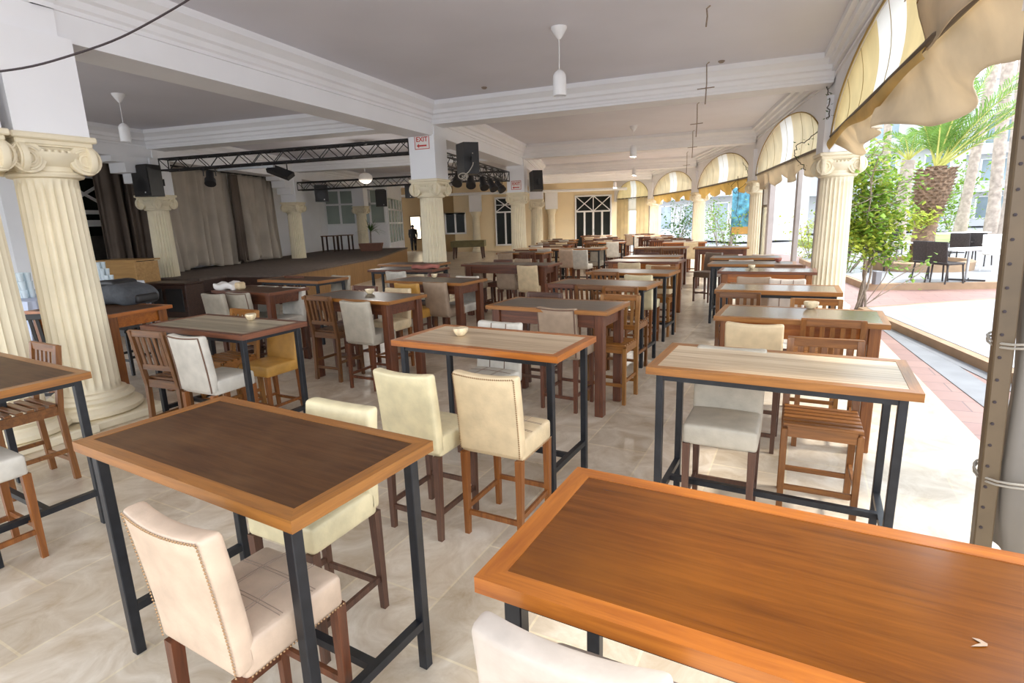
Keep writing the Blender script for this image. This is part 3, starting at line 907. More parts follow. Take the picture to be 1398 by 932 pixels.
# ------------------------------------------------------------------ stools
SWD, SDP = .41, .42
def make_stool(kind):
    t = thing('bar_stool', (0, 0, 0))
    hw = SWD / 2
    b = MB()
    def seat_fn(p):
        if p.z > 0: p.z += .012 * (1 - (p.x / hw) ** 2) * (1 - (p.y / .22) ** 2)
        return p
    b.rbox((0, .025, .585), (SWD, SDP - .03, .125), .022, (6, 6, 2), seat_fn)
    SEAT = b.build('seat', M['L_cream'], t)
    b = MB()
    def back_fn(p):
        z = p.z + .24
        p.y -= .05 * (max(0, z) / .5) ** 1.4            # raked back
        p.y -= .018 * (1 - (p.x / hw) ** 2) * (z / .5)   # shallow hollow
        if p.z > .18: p.z -= .012 * (1 - (p.x / hw) ** 2) * (p.z - .18) / .06
        return p
    b.rbox((0, -.155, .79), (SWD, .075, .49), .022, (8, 1, 8), back_fn)
    back = b.build('backrest', M['L_cream'], t)
    for sx in (-1, 1):
        for sy in (-1, 1):
            b = MB()
            x, y = sx * (hw - .025), (.205 if sy > 0 else -.17)
            k = 1.0
            vs = []
            for z, w, dy in ((0, .015, -.012 if sy < 0 else 0), (.53, .021, 0)):
                vs += [(x - w, y + dy - w, z), (x + w, y + dy - w, z), (x + w, y + dy + w, z), (x - w, y + dy + w, z)]
            b.add(vs, [(3, 2, 1, 0), (4, 5, 6, 7), (0, 1, 5, 4), (1, 2, 6, 5), (2, 3, 7, 6), (3, 0, 4, 7)])
            b.build('leg', M['orange_z'], t, 0)
    for (a, c) in (((-hw + .025, .205, .2), (hw - .025, .205, .2)), ((-hw + .025, -.176, .14), (hw - .025, -.176, .14)), ((-hw + .025, -.172, .17), (-hw + .025, .205, .17)), ((hw - .025, -.172, .17), (hw - .025, .205, .17))):
        b = MB(); b.bar(a, c, .018, .03); b.build('stretcher', M['orange_z'], t, 0)
    # outline of the rear panel of the backrest
    def bp(x, z):
        h = z - .79 + .24
        return Vector((x, -.155 - .0375 - .05 * (max(0, h) / .5) ** 1.4 - .018 * (1 - (x / hw) ** 2) * max(0, h) / .5 - .001, z - .012 * (1 - (x / hw) ** 2) * max(0, (z - .97) / .06)))
    zt, zb, xe = 1.022, .555, hw - .012
    path = [(-xe, zb + (zt - zb) * k / 14) for k in range(15)] + [(-xe + 2 * xe * k / 14, zt) for k in range(1, 15)] + [(xe, zt - (zt - zb) * k / 14) for k in range(1, 15)]
    P = [bp(x, z) for x, z in path]
    if kind == 'nail':
        b = MB()
        tot = sum((P[k + 1] - P[k]).length for k in range(len(P) - 1)); step = .0125; acc = 0; nxt = 0
        def dome(c):
            r = .0052
            vs = [c + Vector((r * math.cos(a), 0, r * math.sin(a))) for a in [2 * PI * k / 6 for k in range(6)]] + [c + Vector((0, -.0045, 0))]
            b.add(vs, [(k, (k + 1) % 6, 6) for k in range(6)])
        for k in range(len(P) - 1):
            L = (P[k + 1] - P[k]).length
            while nxt < acc + L:
                dome(P[k].lerp(P[k + 1], (nxt - acc) / L)); nxt += step
            acc += L
        b.build('nail_trim', M['nail'], back)
        for sx in (-1, 1):
            b = MB()
            for k in range(30):
                c = Vector((sx * (hw + .001), -.15 + k * .0125, .532))
                r = .005
                vs = [c + Vector((0, r * math.cos(a), r * math.sin(a))) for a in [2 * PI * q / 6 for q in range(6)]] + [c + Vector((sx * .004, 0, 0))]
                b.add(vs, [(q, (q + 1) % 6, 6) for q in range(6)])
            b.build('nail_trim', M['nail'], SEAT)
    elif kind == 'pipe':
        b = MB(); b.tube(P, .0065, 6); b.build('piping', M['seam'], back)
    if kind == 'tuft':
        b = MB()
        for x in (-.07, .07):
            pts = []
            for k in range(11):
                z = .60 + .42 * k / 10; h = z - .55
                pts.append((x, -.155 + .0385 - .05 * (max(0, h) / .5) ** 1.4 - .018 * (1 - (x / hw) ** 2) * max(0, h) / .5, z))
            b.tube(pts, .004, 5)
        pts = []
        b.build('seam', M['seam'], back)
    if kind in ('nail', 'tuft'):
        b = MB()
        st = lambda x, y: (x, y, .648 + .012 * (1 - (x / hw) ** 2) * (1 - ((y - .025) / .22) ** 2))
        for x in (-.075, .075): 
            for e in (-.006, .006): b.tube([st(x + e, -.1 + .31 * k / 8) for k in range(9)], .0016, 4)
        for y in (-.02, .11):
            for e in (-.006, .006): b.tube([st(-.19 + .38 * k / 8, y + e) for k in range(9)], .0016, 4)
        sm = b.build('stitching', M['stitch'], t)
    return t

def make_slat_chair():
    t = thing('slat_chair', (0, 0, 0))
    hw = .195
    def rake(z): return -.185 - max(0, z - .55) * .14
    for sx in (-1, 1):
        b = MB()
        zs = [0, .3, .55, .8, 1.045]
        vs = []
        for z in zs:
            y = rake(z) + (.02 * (1 - z / .55) * -1 if z < .55 else 0); w = .019
            vs += [(sx * hw - w, y - w, z), (sx * hw + w, y - w, z), (sx * hw + w, y + w, z), (sx * hw - w, y + w, z)]
        fs = [(3, 2, 1, 0), (16, 17, 18, 19)]
        for k in range(4):
            for e in range(4):
                fs.append((k * 4 + e, k * 4 + (e + 1) % 4, k * 4 + 4 + (e + 1) % 4, k * 4 + 4 + e))
        b.add(vs, fs); b.build('rear_leg', M['midbrown_z'], t, 0)
        b = MB(); b.box((sx * hw, .185, .29), (.036, .036, .58), bev=.003); b.build('front_leg', M['midbrown_z'], t, 0)
    b = MB()
    b.box((0, .185, .565), (2 * hw - .03, .022, .07)); b.box((0, -.185, .565), (2 * hw - .03, .022, .07))
    for sx in (-1, 1): b.box((sx * hw, 0, .565), (.024, .34, .07))
    b.build('seat_frame', M['midbrown_x'], t, 0)
    for k in range(6):
        b = MB(); b.box((0, -.145 + k * .066, .609), (2 * hw + .02, .044, .018), bev=.003); b.build('seat_slat', M['midbrown_x'], t)
    b = MB(); b.box((0, rake(1.02), 1.022), (2 * hw + .036, .026, .06), bev=.004); b.build('top_rail', M['midbrown_x'], t)
    b = MB(); b.box((0, rake(.72), .72), (2 * hw - .036, .022, .045)); b.build('lower_rail', M['midbrown_x'], t, 0)
    for k in range(5):
        x = -.135 + k * .0675
        b = MB(); b.bar((x, rake(.72), .72), (x, rake(1.0), 1.0), .012, .034)
        ob = MB(); 
        ob.add([(x + sx * .016, rake(z) + sy * .006, z) for z in (.735, 1.0) for sx, sy in ((-1, -1), (1, -1), (1, 1), (-1, 1))],
               [(3, 2, 1, 0), (4, 5, 6, 7), (0, 1, 5, 4), (1, 2, 6, 5), (2, 3, 7, 6), (3, 0, 4, 7)])
        ob.build('back_slat', M['midbrown_z'], t, 0)
    for (a, c) in (((-hw, .185, .2), (hw, .185, .2)), ((-hw, -.195, .16), (hw, -.195, .16)), ((-hw, -.19, .24), (-hw, .185, .24)), ((hw, -.19, .24), (hw, .185, .24))):
        b = MB(); b.bar(a, c, .018, .032); b.build('stretcher', M['midbrown_x'], t, 0)
    return t

PT = {'black': make_black_table(), 'wood': make_wood_table()}
PS = {k: make_stool(k) for k in ('nail', 'pipe', 'plain', 'tuft')}
PSL = make_slat_chair()

TOPS = {'dark': 'dark_top', 'gloss': 'gloss_top', 'char': 'char_top', 'chargloss': 'char_gloss', 'weather': 'weather', 'wgrey': 'weather_grey'}
TABLES = {}
def table(key, fl, fr, kind, top, label, ang=None, rim=None, leg=None, length=None, group=None, xy=None, depth=1.0):
    if ang is None: ang = -29
    a = R(ang); n = Vector((-math.sin(a), math.cos(a), 0)); u = Vector((math.cos(a), math.sin(a), 0))
    if xy is None:
        pl = at(*fl, TH) if fl else None; pr = at(*fr, TH) if fr else None
        if pl and pr:
            L = (pr - pl).length if length is None else length
            c = (pl + pr) / 2
        elif pl:
            L = length or TW; c = pl + u * L / 2
        else:
            L = length or TW; c = pr - u * L / 2
        c = c + n * TD * depth / 2
    else:
        c = Vector((*xy, 0)); L = length or TW
    over = {'tabletop': M[TOPS[top]]}
    if rim: over['long_rim'] = M[rim + '_x']; over['short_rim'] = M[rim + '_y']
    if leg and kind == 'wood': over['leg'] = M[leg + '_z']; over['apron'] = M[leg + '_x']
    o = copy_tree(PT[kind], None, over)
    o.location = (c.x, c.y, 0); o.rotation_euler = (0, 0, a); o.scale = (L / TW, depth, 1)
    tag(o, label, 'table', group or 'bar tables in the hall')
    TABLES[key] = (Vector((c.x, c.y, 0)), u, n, L, ang, TD * depth)
    return o

SC = {'tan': 'L_tan', 'cream': 'L_cream', 'pale': 'L_yellow', 'white': 'L_white', 'grey': 'L_grey', 'taupe': 'L_taupe', 'brown': 'L_brown', 'suede': 'L_suede', 'ochre': 'L_ochre'}
LG = {'o': ('orange_z', 'orange_z'), 'r': ('redbrown_z', 'redbrown_z'), 'd': ('dkbrown_z', 'dkbrown_z'), 'h': ('honey_z', 'honey_z')}
STOOLS = []
def stool(kind, colr, legs, label, bt=None, tl=None, xy=None, face=None, group=None):
    """bt = pixels of the two upper rear corners of the backrest; tl = (table, side, x along it, gap)"""
    if kind == 'slat':
        proto = PSL
        x, z = {'m': ('midbrown_x', 'midbrown_z'), 'o': ('chair_x', 'chair_z'), 'd': ('dkbrown_x', 'dkbrown_z'), 'h': ('honey_x', 'honey_z'), 'r': ('redbrown_x', 'redbrown_z'), 'b': ('black', 'black')}[legs]
        over = {k: M[x] for k in ('seat_frame', 'seat_slat', 'top_rail', 'lower_rail', 'stretcher')}
        over.update({k: M[z] for k in ('rear_leg', 'front_leg', 'back_slat')})
        back = .255; cat = 'chair'
    else:
        proto = PS[kind]
        over = {'seat': M[SC[colr]], 'backrest': M[SC[colr]], 'leg': M[LG[legs][0]], 'stretcher': M[LG[legs][1]]}
        back = .24; cat = 'stool'
    if tl:
        c, u, n, L, ang, D = TABLES[tl[0]]
        s = -1 if tl[1] == 'near' else 1
        gap = tl[3] if len(tl) > 3 else .0
        p = c + u * tl[2] + n * s * (D / 2 + .06 + gap)        # where the backrest stands
        f = (ang + 90) if s < 0 else (ang - 90)
        if face is not None: f = face
        nn = Vector((math.cos(R(f)), math.sin(R(f)), 0))
        loc = p + nn * .17
    elif bt:
        p = (at(*bt[0], 1.03) + at(*bt[1], 1.03)) / 2
        f = face if face is not None else 61
        nn = Vector((math.cos(R(f)), math.sin(R(f)), 0))
        loc = p + nn * back
    else:
        loc = Vector((*xy, 0)); f = face if face is not None else 61
    o = copy_tree(proto, None, over)
    o.location = (loc.x, loc.y, 0); o.rotation_euler = (0, 0, R(f) - PI / 2)
    tag(o, label, cat, group or ('slat-back bar chairs' if kind == 'slat' else 'upholstered bar stools'))
    STOOLS.append(o)
    return o

# --- tables, row by row
table('A', (100, 602), (395, 713), 'black', 'dark', 'bar table with worn dark brown top and black metal legs, front left of the aisle', -30.5)
mfl = at(647, 787, TH)
table('M', (647, 787), None, 'black', 'gloss', 'bar table with glossy chestnut top filling the bottom right corner', -29, 'orange', length=1.5)
mo = [o for o in COL.objects if o.get('label', '').startswith('bar table with glossy chestnut')][0]
sc_ = at(1338, 878, TH)
lm = Matrix.Rotation(R(29), 4, 'Z') @ Matrix.Translation(-Vector((mo.location.x, mo.location.y, 0)))
q_ = lm @ sc_; q_.x /= mo.scale[0]
b = MB(); b.add([(q_.x + x * .8, q_.y + y * .8, TH + .0006) for x, y in ((-.012, .014), (.002, .016), (.014, .006), (.012, -.004), (-.004, -.014), (-.02, -.022), (-.008, -.008), (.002, .002))], [(0, 1, 7), (1, 2, 7), (2, 3, 7), (3, 6, 7), (3, 4, 6), (4, 5, 6)])
b.build('scuff_mark', M['L_taupe'], mo, 0, label='small whitish scuff on the tabletop')
table('E', (881, 501), (1263, 537), 'black', 'weather', 'bar table with long weathered plank top on black legs, right of the aisle', -29)
table('C', (533, 464), (761, 487), 'black', 'weather', 'bar table with pale plank top and orange rim holding a shell bowl, centre', -30, 'orange')
fr = at(124, 507, TH)
table('L', None, None, 'black', 'dark', 'dark-topped bar table with honey rim cut by the left edge of the photo', -30, length=1.45, xy=(fr.x - .725 * .866 - .33 * .5, fr.y + .725 * .5 - .33 * .866))
table('F', (190, 444), (331, 458), 'black', 'wgrey', 'bar table with greyed plank top beside the ochre stool, left', -28, 'redbrown')
table('Bag', None, (147, 430), 'wood', 'dark', 'orange wooden bar table carrying the grey bag beside the big column', -22, 'orange', 'orange', length=1.45, depth=1.1)
table('T8', (415, 404), (526.7, 412.7), 'wood', 'char', 'charcoal-topped wooden bar table with shell bowl, between slat chair and beige stool', -31, None, 'redbrown')
table('T9', (289, 396), (366, 400.4), 'wood', 'dark', 'reddish bar table with white papers on top, before the stage', -29, 'redbrown', 'redbrown')
table('T10', None, (434, 384), 'black', 'dark', 'thin-legged bar table with honey rim close against the stage front', -28, length=1.4)
table('T11', (501, 368.6), (590, 368), 'black', 'char', 'dark bar table with faded red cloth, left of the EXIT-sign column', -22, 'redbrown', length=1.4)
table('T12', (527, 382.6), (628, 387), 'wood', 'char', 'charcoal-topped bar table with shell bowl in front of the EXIT-sign column', -31)
table('D', (661.5, 417), (830, 425.5), 'wood', 'char', 'dark brown solid bar table with thick legs behind the orange-rimmed plank table', -30, 'honey', 'redbrown')
table('T15', (630, 361.5), (746, 362), 'wood', 'char', 'bar table with three upholstered stools along its near side, centre', -29, 'redbrown', length=1.9)
table('I', (746.5, 387), (883, 391.7), 'black', 'char', 'charcoal-topped black-legged bar table behind the thick-legged table by the aisle', -31)
table('T17', (801, 371), (912, 374), 'black', 'char', 'fourth bar table along the left side of the aisle, cream stool before it', -31)
table('T18', (828.6, 356), (923.6, 358), 'wood', 'weather', 'fifth bar table along the left side of the aisle, pale top', -29, 'redbrown', 'orange')
table('T19', (849.5, 351), (927, 350.5), 'wood', 'char', 'sixth bar table along the left side of the aisle', -26)
table('T20', (870, 337.6), (931.6, 338.5), 'wood', 'char', 'seventh bar table along the left side of the aisle, two slat chairs before it', -26)
table('T21', (759, 339.5), (817, 340), 'black', 'char', 'bar table with tan and cream stools, right of the farther EXIT-sign column', -26)
table('R2', (975, 430.5), (1217.5, 444.5), 'wood', 'chargloss', 'dark glossy bar table with shell bowl, behind the long weathered plank table', -29, 'honey', 'orange')
table('R3', (975, 397), (1149, 398), 'black', 'chargloss', 'shiny bar table third from the front along the arcade', -27)
table('R4', (981, 369.4), (1115.6, 372.6), 'wood', 'chargloss', 'fourth bar table along the arcade, left of the vine-covered column', -27, 'redbrown', 'orange')
table('R5', (973, 358.6), (1082, 363), 'black', 'char', 'fifth bar table along the arcade', -27)
table('R6', (973, 351), (1065, 353), 'black', 'char', 'sixth bar table along the arcade, before the framed panel', -25)
table('R7', (958, 338), (1010, 338), 'wood', 'char', 'bar table behind the brown stool standing alone in the aisle', -24, length=1.3)
table('R8', (908, 332), (960, 329.5), 'wood', 'weather', 'honey-legged bar table closing the far end of the aisle', -20, 'orange', 'orange', length=1.3)

# --- stools and chairs of the nearer tables
stool('nail', 'tan', 'r', 'tan leather stool with nailhead back at the dark table, bottom left', bt=((162, 696), (270, 740)), face=60)
stool('plain', 'pale', 'd', 'pale cream stool facing us across the worn dark brown table', bt=((421, 542), (527, 552)), face=242)
stool('plain', 'pale', 'd', 'plain pale cream stool left of the nailhead stool, at the orange-rimmed table', bt=((500.7, 504), (590, 515)), face=61)
stool('nail', 'cream', 'o', 'cream stool with nailhead-trimmed back and orange legs at the orange-rimmed table', bt=((612, 507), (706, 517)), face=62)
stool('tuft', 'white', 'd', 'off-white stitched stool facing us behind the orange-rimmed plank table', bt=((656, 435), (717, 441)), face=240)
stool('plain', 'suede', 'd', 'pale suede stool cut by the bottom edge, at the glossy chestnut table', bt=((645, 862), (898, 948)), face=62)
stool('plain', 'grey', 'd', 'grey-beige stool tucked behind the long weathered plank table, facing us', bt=((957, 470), (1044, 475)), face=242)
stool('slat', None, 'o', 'orange-brown slatted chair facing us behind the long weathered plank table', bt=((1078, 463), (1178, 469)), face=243)
stool('slat', None, 'o', 'slat-back chair with its back to us at the dark glossy table', bt=((1097, 439), (1180, 441)), face=62)
stool('plain', 'cream', 'd', 'cream stool with its back to us at the dark glossy table', bt=((991, 440), (1069, 444.5)), face=61)
stool('slat', None, 'h', 'honey slat chair facing us behind the dark glossy table', bt=((1083, 409.5), (1147, 412)), face=243)
stool('plain', 'taupe', 'd', 'taupe stool facing us behind the third arcade table', bt=((1009, 377), (1051, 378)), face=242)
stool('tuft', 'suede', 'd', 'pale stitched stool facing us behind the third arcade table', bt=((1052, 379.5), (1099, 381)), face=242)
stool('slat', None, 'm', 'slat chair at the near left side of the third arcade table', bt=((986, 401), (1030, 402.5)), face=62)
stool('pipe', 'taupe', 'r', 'taupe stool with dark piping at the thick-legged dark table', bt=((729, 420), (786.5, 421)), face=58)
stool('slat', None, 'h', 'honey slat chair behind the right end of the thick-legged dark table', tl=('D', 'far', .46, .1))
stool('slat', None, 'd', 'dark slat chair facing us behind the left end of the thick-legged dark table', tl=('D', 'far', -.4, .05))
stool('slat', None, 'r', 'leftmost slat chair at the near side of the charcoal black-legged aisle table', bt=((748, 389), (784, 390)), face=60)
stool('slat', None, 'm', 'middle slat chair at the near side of the charcoal black-legged aisle table', bt=((788, 391), (828, 392)), face=60)
stool('slat', None, 'o', 'rightmost slat chair at the near side of the charcoal black-legged aisle table', bt=((831, 393), (862, 394)), face=60)
stool('plain', 'pale', 'o', 'pale cream stool before the fourth table on the left of the aisle', bt=((853, 375), (888, 376)), face=59)
stool('slat', None, 'o', 'slat chair before the fourth table on the left of the aisle', bt=((810, 372.5), (842, 373)), face=59)
stool('slat', None, 'h', 'yellowish slat chair behind the fourth table on the left of the aisle', tl=('T17', 'far', .35, .05))
stool('plain', 'cream', 'o', 'left cream stool before the fifth table on the left of the aisle', bt=((843, 358.5), (873, 359)), face=60)
stool('plain', 'cream', 'r', 'right cream stool before the fifth table on the left of the aisle', bt=((881, 361.5), (914, 362)), face=60)
stool('slat', None, 'm', 'left slat chair before the seventh table on the left of the aisle', bt=((880, 339.5), (903, 340)), face=62)
stool('slat', None, 'm', 'right slat chair before the seventh table on the left of the aisle', bt=((905, 340), (927, 340.5)), face=62)
stool('slat', None, 'r', 'slat chair behind the sixth table on the left of the aisle', tl=('T19', 'far', -.2, .05))
stool('plain', 'tan', 'r', 'tan stool before the table right of the farther EXIT-sign column', bt=((763.5, 340), (780.5, 340.3)), face=62)
stool('plain', 'white', 'r', 'off-white stool before the table right of the farther EXIT-sign column', bt=((782.5, 341), (800, 341.5)), face=62)
stool('plain', 'grey', 'd', 'grey stool behind the table right of the farther EXIT-sign column', tl=('T21', 'far', .35, .05))
# left block
stool('slat', None, 'o', 'slatted chair facing us behind the dark table cut by the left edge', bt=((43, 469.5), (81, 474)), face=241)
fr = at(60, 760, 0)
stool('plain', 'white', 'o', 'off-white stool under the dark table cut by the left edge', xy=(fr.x - .18 * math.cos(R(-29)) - .2 * math.cos(R(61)), fr.y - .18 * math.sin(R(-29)) - .2 * math.sin(R(61))), face=61)
stool('slat', None, 'm', 'slat-back chair with its back to us at the greyed plank table', bt=((177, 454), (222, 455)), face=68)
stool('pipe', 'white', 'o', 'off-white stool with dark piping at the greyed plank table', bt=((223.6, 457), (273, 460.5)), face=64)
stool('plain', 'ochre', 'o', 'glossy ochre stool behind the right part of the greyed plank table', xy=(-2.42, 5.34), face=243).scale = (1, 1, .86)
stool('slat', None, 'h', 'honey slat chair facing us behind the greyed plank table', bt=((314, 423), (354.6, 426)), face=240)
stool('plain', 'grey', 'd', 'grey stool farther left at the table with white papers', bt=((270, 400.5), (304, 402)), face=64)
stool('pipe', 'grey', 'd', 'grey stool with dark piping right below the white papers', bt=((302, 399), (340, 400.5)), face=64)
stool('plain', 'grey', 'd', 'grey-beige stool facing us behind the table with white papers', bt=((351, 389), (387, 390)), face=241)
stool('plain', 'white', 'd', 'off-white stool at the right rear of the table with white papers', bt=((390, 390.5), (418, 391.5)), face=243)
stool('slat', None, 'r', 'slat chair before the thin-legged table against the stage', bt=((389, 378), (414, 378.5)), face=62)
stool('plain', 'grey', 'd', 'grey stool at the right end of the thin-legged table by the stage', bt=((456, 375), (479, 376)), face=240)
stool('slat', None, 'm', 'dark slat chair backing us at the charcoal table, left of a beige stool', bt=((416, 406), (450, 406.6)), face=62)
stool('plain', 'grey', 'r', 'beige-grey stool with its back to us at the charcoal table with shell bowl', bt=((461.5, 411), (500, 412)), face=62)
stool('plain', 'cream', 'o', 'cream stool facing us behind the charcoal table with shell bowl, left', bt=((527.6, 392), (564.5, 393)), face=240)
stool('slat', None, 'r', 'slat chair facing us behind the charcoal table with shell bowl, left', bt=((481, 391.5), (516, 392.5)), face=241)
stool('plain', 'ochre', 'o', 'ochre stool backing us at the table before the EXIT-sign column', bt=((536, 386.5), (569, 387.5)), face=62)
stool('plain', 'taupe', 'r', 'taupe stool at the table before the EXIT-sign column', bt=((574, 384.7), (608, 386)), face=57)
stool('plain', 'white', 'r', 'off-white stool behind the right end of the table before the EXIT-sign column', tl=('T12', 'far', .25, .05))
stool('slat', None, 'r', 'slat chair behind the left end of the table before the EXIT-sign column', tl=('T12', 'far', -.35, .05))
stool('plain', 'white', 'd', 'off-white stool before the dark table with red cloth', bt=((525.6, 370), (551, 371)), face=66)
stool('plain', 'taupe', 'r', 'middle of three stools in the centre, taupe', bt=((674, 360), (702, 360.5)), face=60)
stool('plain', 'cream', 'r', 'rightmost of three stools in the centre, pale', bt=((705.4, 362), (731, 362.7)), face=60)
stool('plain', 'taupe', 'd', 'leftmost of three stools in the centre, taupe', bt=((630, 359), (658, 359.7)), face=60)
stool('plain', 'taupe', 'd', 'taupe stool facing us behind the three-stool table', bt=((704, 352.5), (727, 353)), face=240)
stool('slat', None, 'r', 'slat chair facing us behind the three-stool table', tl=('T15', 'far', -.5, .1))
stool('plain', 'brown', 'd', 'brown leather stool standing alone in the aisle near the arcade', xy=(at(956, 413, 0).x + .2, at(956, 413, 0).y + .2), face=215)
stool('plain', 'cream', 'r', 'cream stool before the honey-legged table at the end of the aisle', tl=('R8', 'near', .2, .05))
stool('plain', 'white', 'd', 'off-white stool behind the fifth arcade table', tl=('R5', 'far', -.2, .03))
stool('slat', None, 'm', 'slat chair behind the fourth arcade table', tl=('R4', 'far', .3, .03))
stool('plain', 'suede', 'd', 'pale stool behind the sixth arcade table', tl=('R6', 'far', .3, .03))
stool('plain', 'taupe', 'd', 'taupe stool behind the table near the alone brown stool', tl=('R7', 'far', .2, .03))

# --- far tables, row by row along the bending hall
def lerp2(P, s):
    i = max(0, min(len(P) - 2, int(s))); f = s - i
    return V2(P[i]).lerp(V2(P[i + 1]), f)
ORD = ['first', 'second', 'third', 'fourth', 'fifth', 'sixth', 'seventh', 'eighth', 'ninth']
ROWN = [('left', 'far-left-row', .17), ('mid', 'far-middle-row', .40), ('right', 'far-right-row', .70)]
DESC = [('wood', 'char', None, 'redbrown', 'charcoal-topped'), ('black', 'weather', 'orange', None, 'plank-topped black-legged'), ('wood', 'dark', 'redbrown', 'orange', 'reddish wooden'), ('black', 'dark', None, None, 'dark-topped black-legged')]
CL = [('plain', 'cream', 'o', 'cream stool'), ('plain', 'taupe', 'r', 'taupe stool'), ('slat', None, 'm', 'brown slat chair'), ('slat', None, 'r', 'reddish slat chair'), ('plain', 'white', 'd', 'off-white stool')]
for ri, (rn, rdesc, tt) in enumerate(ROWN):
    ss = {'left': [1.42, 1.66, 1.92, 2.2, 2.5], 'mid': [2.12, 2.34, 2.58, 2.84, 3.12], 'right': [2.18, 2.42, 2.66, 2.94, 3.22]}[rn]
    for k, s in enumerate(ss):
        p = lerp2(C, s); q = lerp2(A, s); c = p.lerp(q, tt)
        ang = math.degrees(math.atan2(q.y - p.y, q.x - p.x)) - 4 + random.uniform(-3, 3)
        kd, top, rim, leg, ds = DESC[(k + ri) % 4]
        key = '%s%d' % (rn, k)
        table(key, None, None, kd, top, '%s %s bar table, %s' % (ORD[k], rdesc, ds), ang, rim, leg, xy=(c.x, c.y))
        picks = random.sample(range(5), 4)
        for j, (side, x) in enumerate((('near', -.35), ('near', .32), ('far', -.3), ('far', .35))):
            if j == 3 and random.random() < .5: continue
            kk, cc, ll, nm = CL[picks[j]]
            stool(kk, cc, ll, '%s at the %s %s of the %s %s bar table' % (nm, side, 'left' if x < 0 else 'right', ORD[k], rdesc),
                  tl=(key, side, x, random.uniform(.02, .15)))
# left, beyond the stage side
for k, (px, py) in enumerate(((600, 361), (570, 360))):
    pass
table('X1', (527, 361), (583, 361), 'black', 'dark', 'low dark bar table left of the EXIT-sign column, near the stage corner', -20, 'dkbrown' if False else None, length=1.4)
stool('slat', None, 'd', 'dark slat chair behind the dark table near the stage corner', tl=('X1', 'far', .2, .05))

stool('slat', None, 'b', 'black slat chair glimpsed between the paired columns, before the blue-clothed table', bt=((36, 431), (62, 432)), face=100)
stool('slat', None, 'b', 'black slat chair under the far side of the bag table', xy=(-5.15, 7.3), face=250)
for o in list(PT.values()) + list(PS.values()) + [PSL]:
    remove_tree(o)

# ------------------------------------------------------------------ things on the tables
def shell_bowl():
    t = thing('shell_bowl', (0, 0, 0))
    b = MB()
    def rf(th, r, i): return r * (1 + .12 * math.sin(th * 2 + .5) + .05 * math.sin(5 * th))
    b.lathe([(.025, 0), (.035, .003), (.058, .022), (.068, .042), (.066, .054), (.056, .052)], 28, rf=rf)
    b.build('bowl', M['shell'], t)
    b = MB(); b.lathe([(.056, .050), (.044, .030), (.02, .022), (0, .021)], 28, rf=rf, cap=False)
    b.build('hollow', M['shell_in'], t)
    return t
sb0 = shell_bowl()
for i, (px, lab) in enumerate((((629, 458), 'shell bowl on the orange-rimmed plank table in the centre'), ((343, 437), 'shell bowl on the greyed plank table at left'),
                               ((505, 401), 'shell bowl on the charcoal table left of centre'), ((593, 379), 'shell bowl on the table before the EXIT-sign column'),
                               ((1107, 421), 'shell bowl on the dark glossy table at right'), ((1026, 367), 'shell bowl on the fourth arcade table'), ((1062, 357.5), 'reddish bowl on the fifth arcade table'))):
    o = sb0 if i == 0 else copy_tree(sb0, None, {'bowl': M['redbag']} if i == 6 else None)
    p = at(*px, TH); o.location = (p.x, p.y, TH); o.rotation_euler = (0, 0, i * 1.3); o.scale = (.78, .78, 1.12)
    tag(o, lab, 'bowl', 'shell bowls on the tables')
# chalky chip mark is part of the glossy table finish; a folded stack of papers
p = at(313, 394.5, TH)
t = thing('paper_stack', (p.x, p.y, TH), R(-20), 'loose white paper bundle lying on the reddish table before the stage', 'paper bundle')
b = MB(); b.rbox((0, 0, .045), (.36, .24, .09), .03, (6, 4, 2), lambda q: Vector((q.x, q.y, q.z + .018 * math.sin(q.x * 22) + .012 * math.sin(q.y * 31)))); b.build('folded_papers', M['signwhite'], t)
b = MB(); b.box((.21, .0, .05), (.09, .14, .1), bev=.02); b.build('crumpled_end', M['L_cream'], t)
# bag
p = at(166, 413, TH)
t = thing('bag', (p.x, p.y, TH), R(-15), 'soft grey and black bag on the orange wooden table beside the big column', 'bag')
b = MB(); b.rbox((0, 0, .12), (.75, .5, .24), .09, (8, 5, 4), lambda q: Vector((q.x * (1 - .12 * max(0, q.z) / .15), q.y * (1 - .2 * max(0, q.z) / .15), q.z - .04 * max(0, q.x) + .012 * math.sin(q.x * 14)))); b.build('body', M['bagcloth'], t)
b = MB(); b.rbox((-.12, 0, .235), (.5, .34, .08), .04, (6, 4, 1), lambda q: Vector((q.x, q.y, q.z + .015 * math.sin(q.x * 12)))); b.build('lid', M['black'], t)
b = MB(); b.rbox((.36, .02, .06), (.1, .3, .1), .03); b.build('side_pocket', M['black'], t)
p = at(565, 372.5, TH)
t = None
b = MB(); b.rbox((0, 0, .035), (.5, .3, .07), .025, (7, 5, 1), lambda q: Vector((q.x, q.y, q.z + .012 * math.sin(q.x * 20 + q.y * 9))))
o = b.build('red_cloth', M['redbag']); p = TABLES['T11'][0]
o.location = (p.x + .35, p.y - .15, TH); tag(o, 'crumpled faded red cloth on the dark table left of the EXIT-sign column', 'cloth')

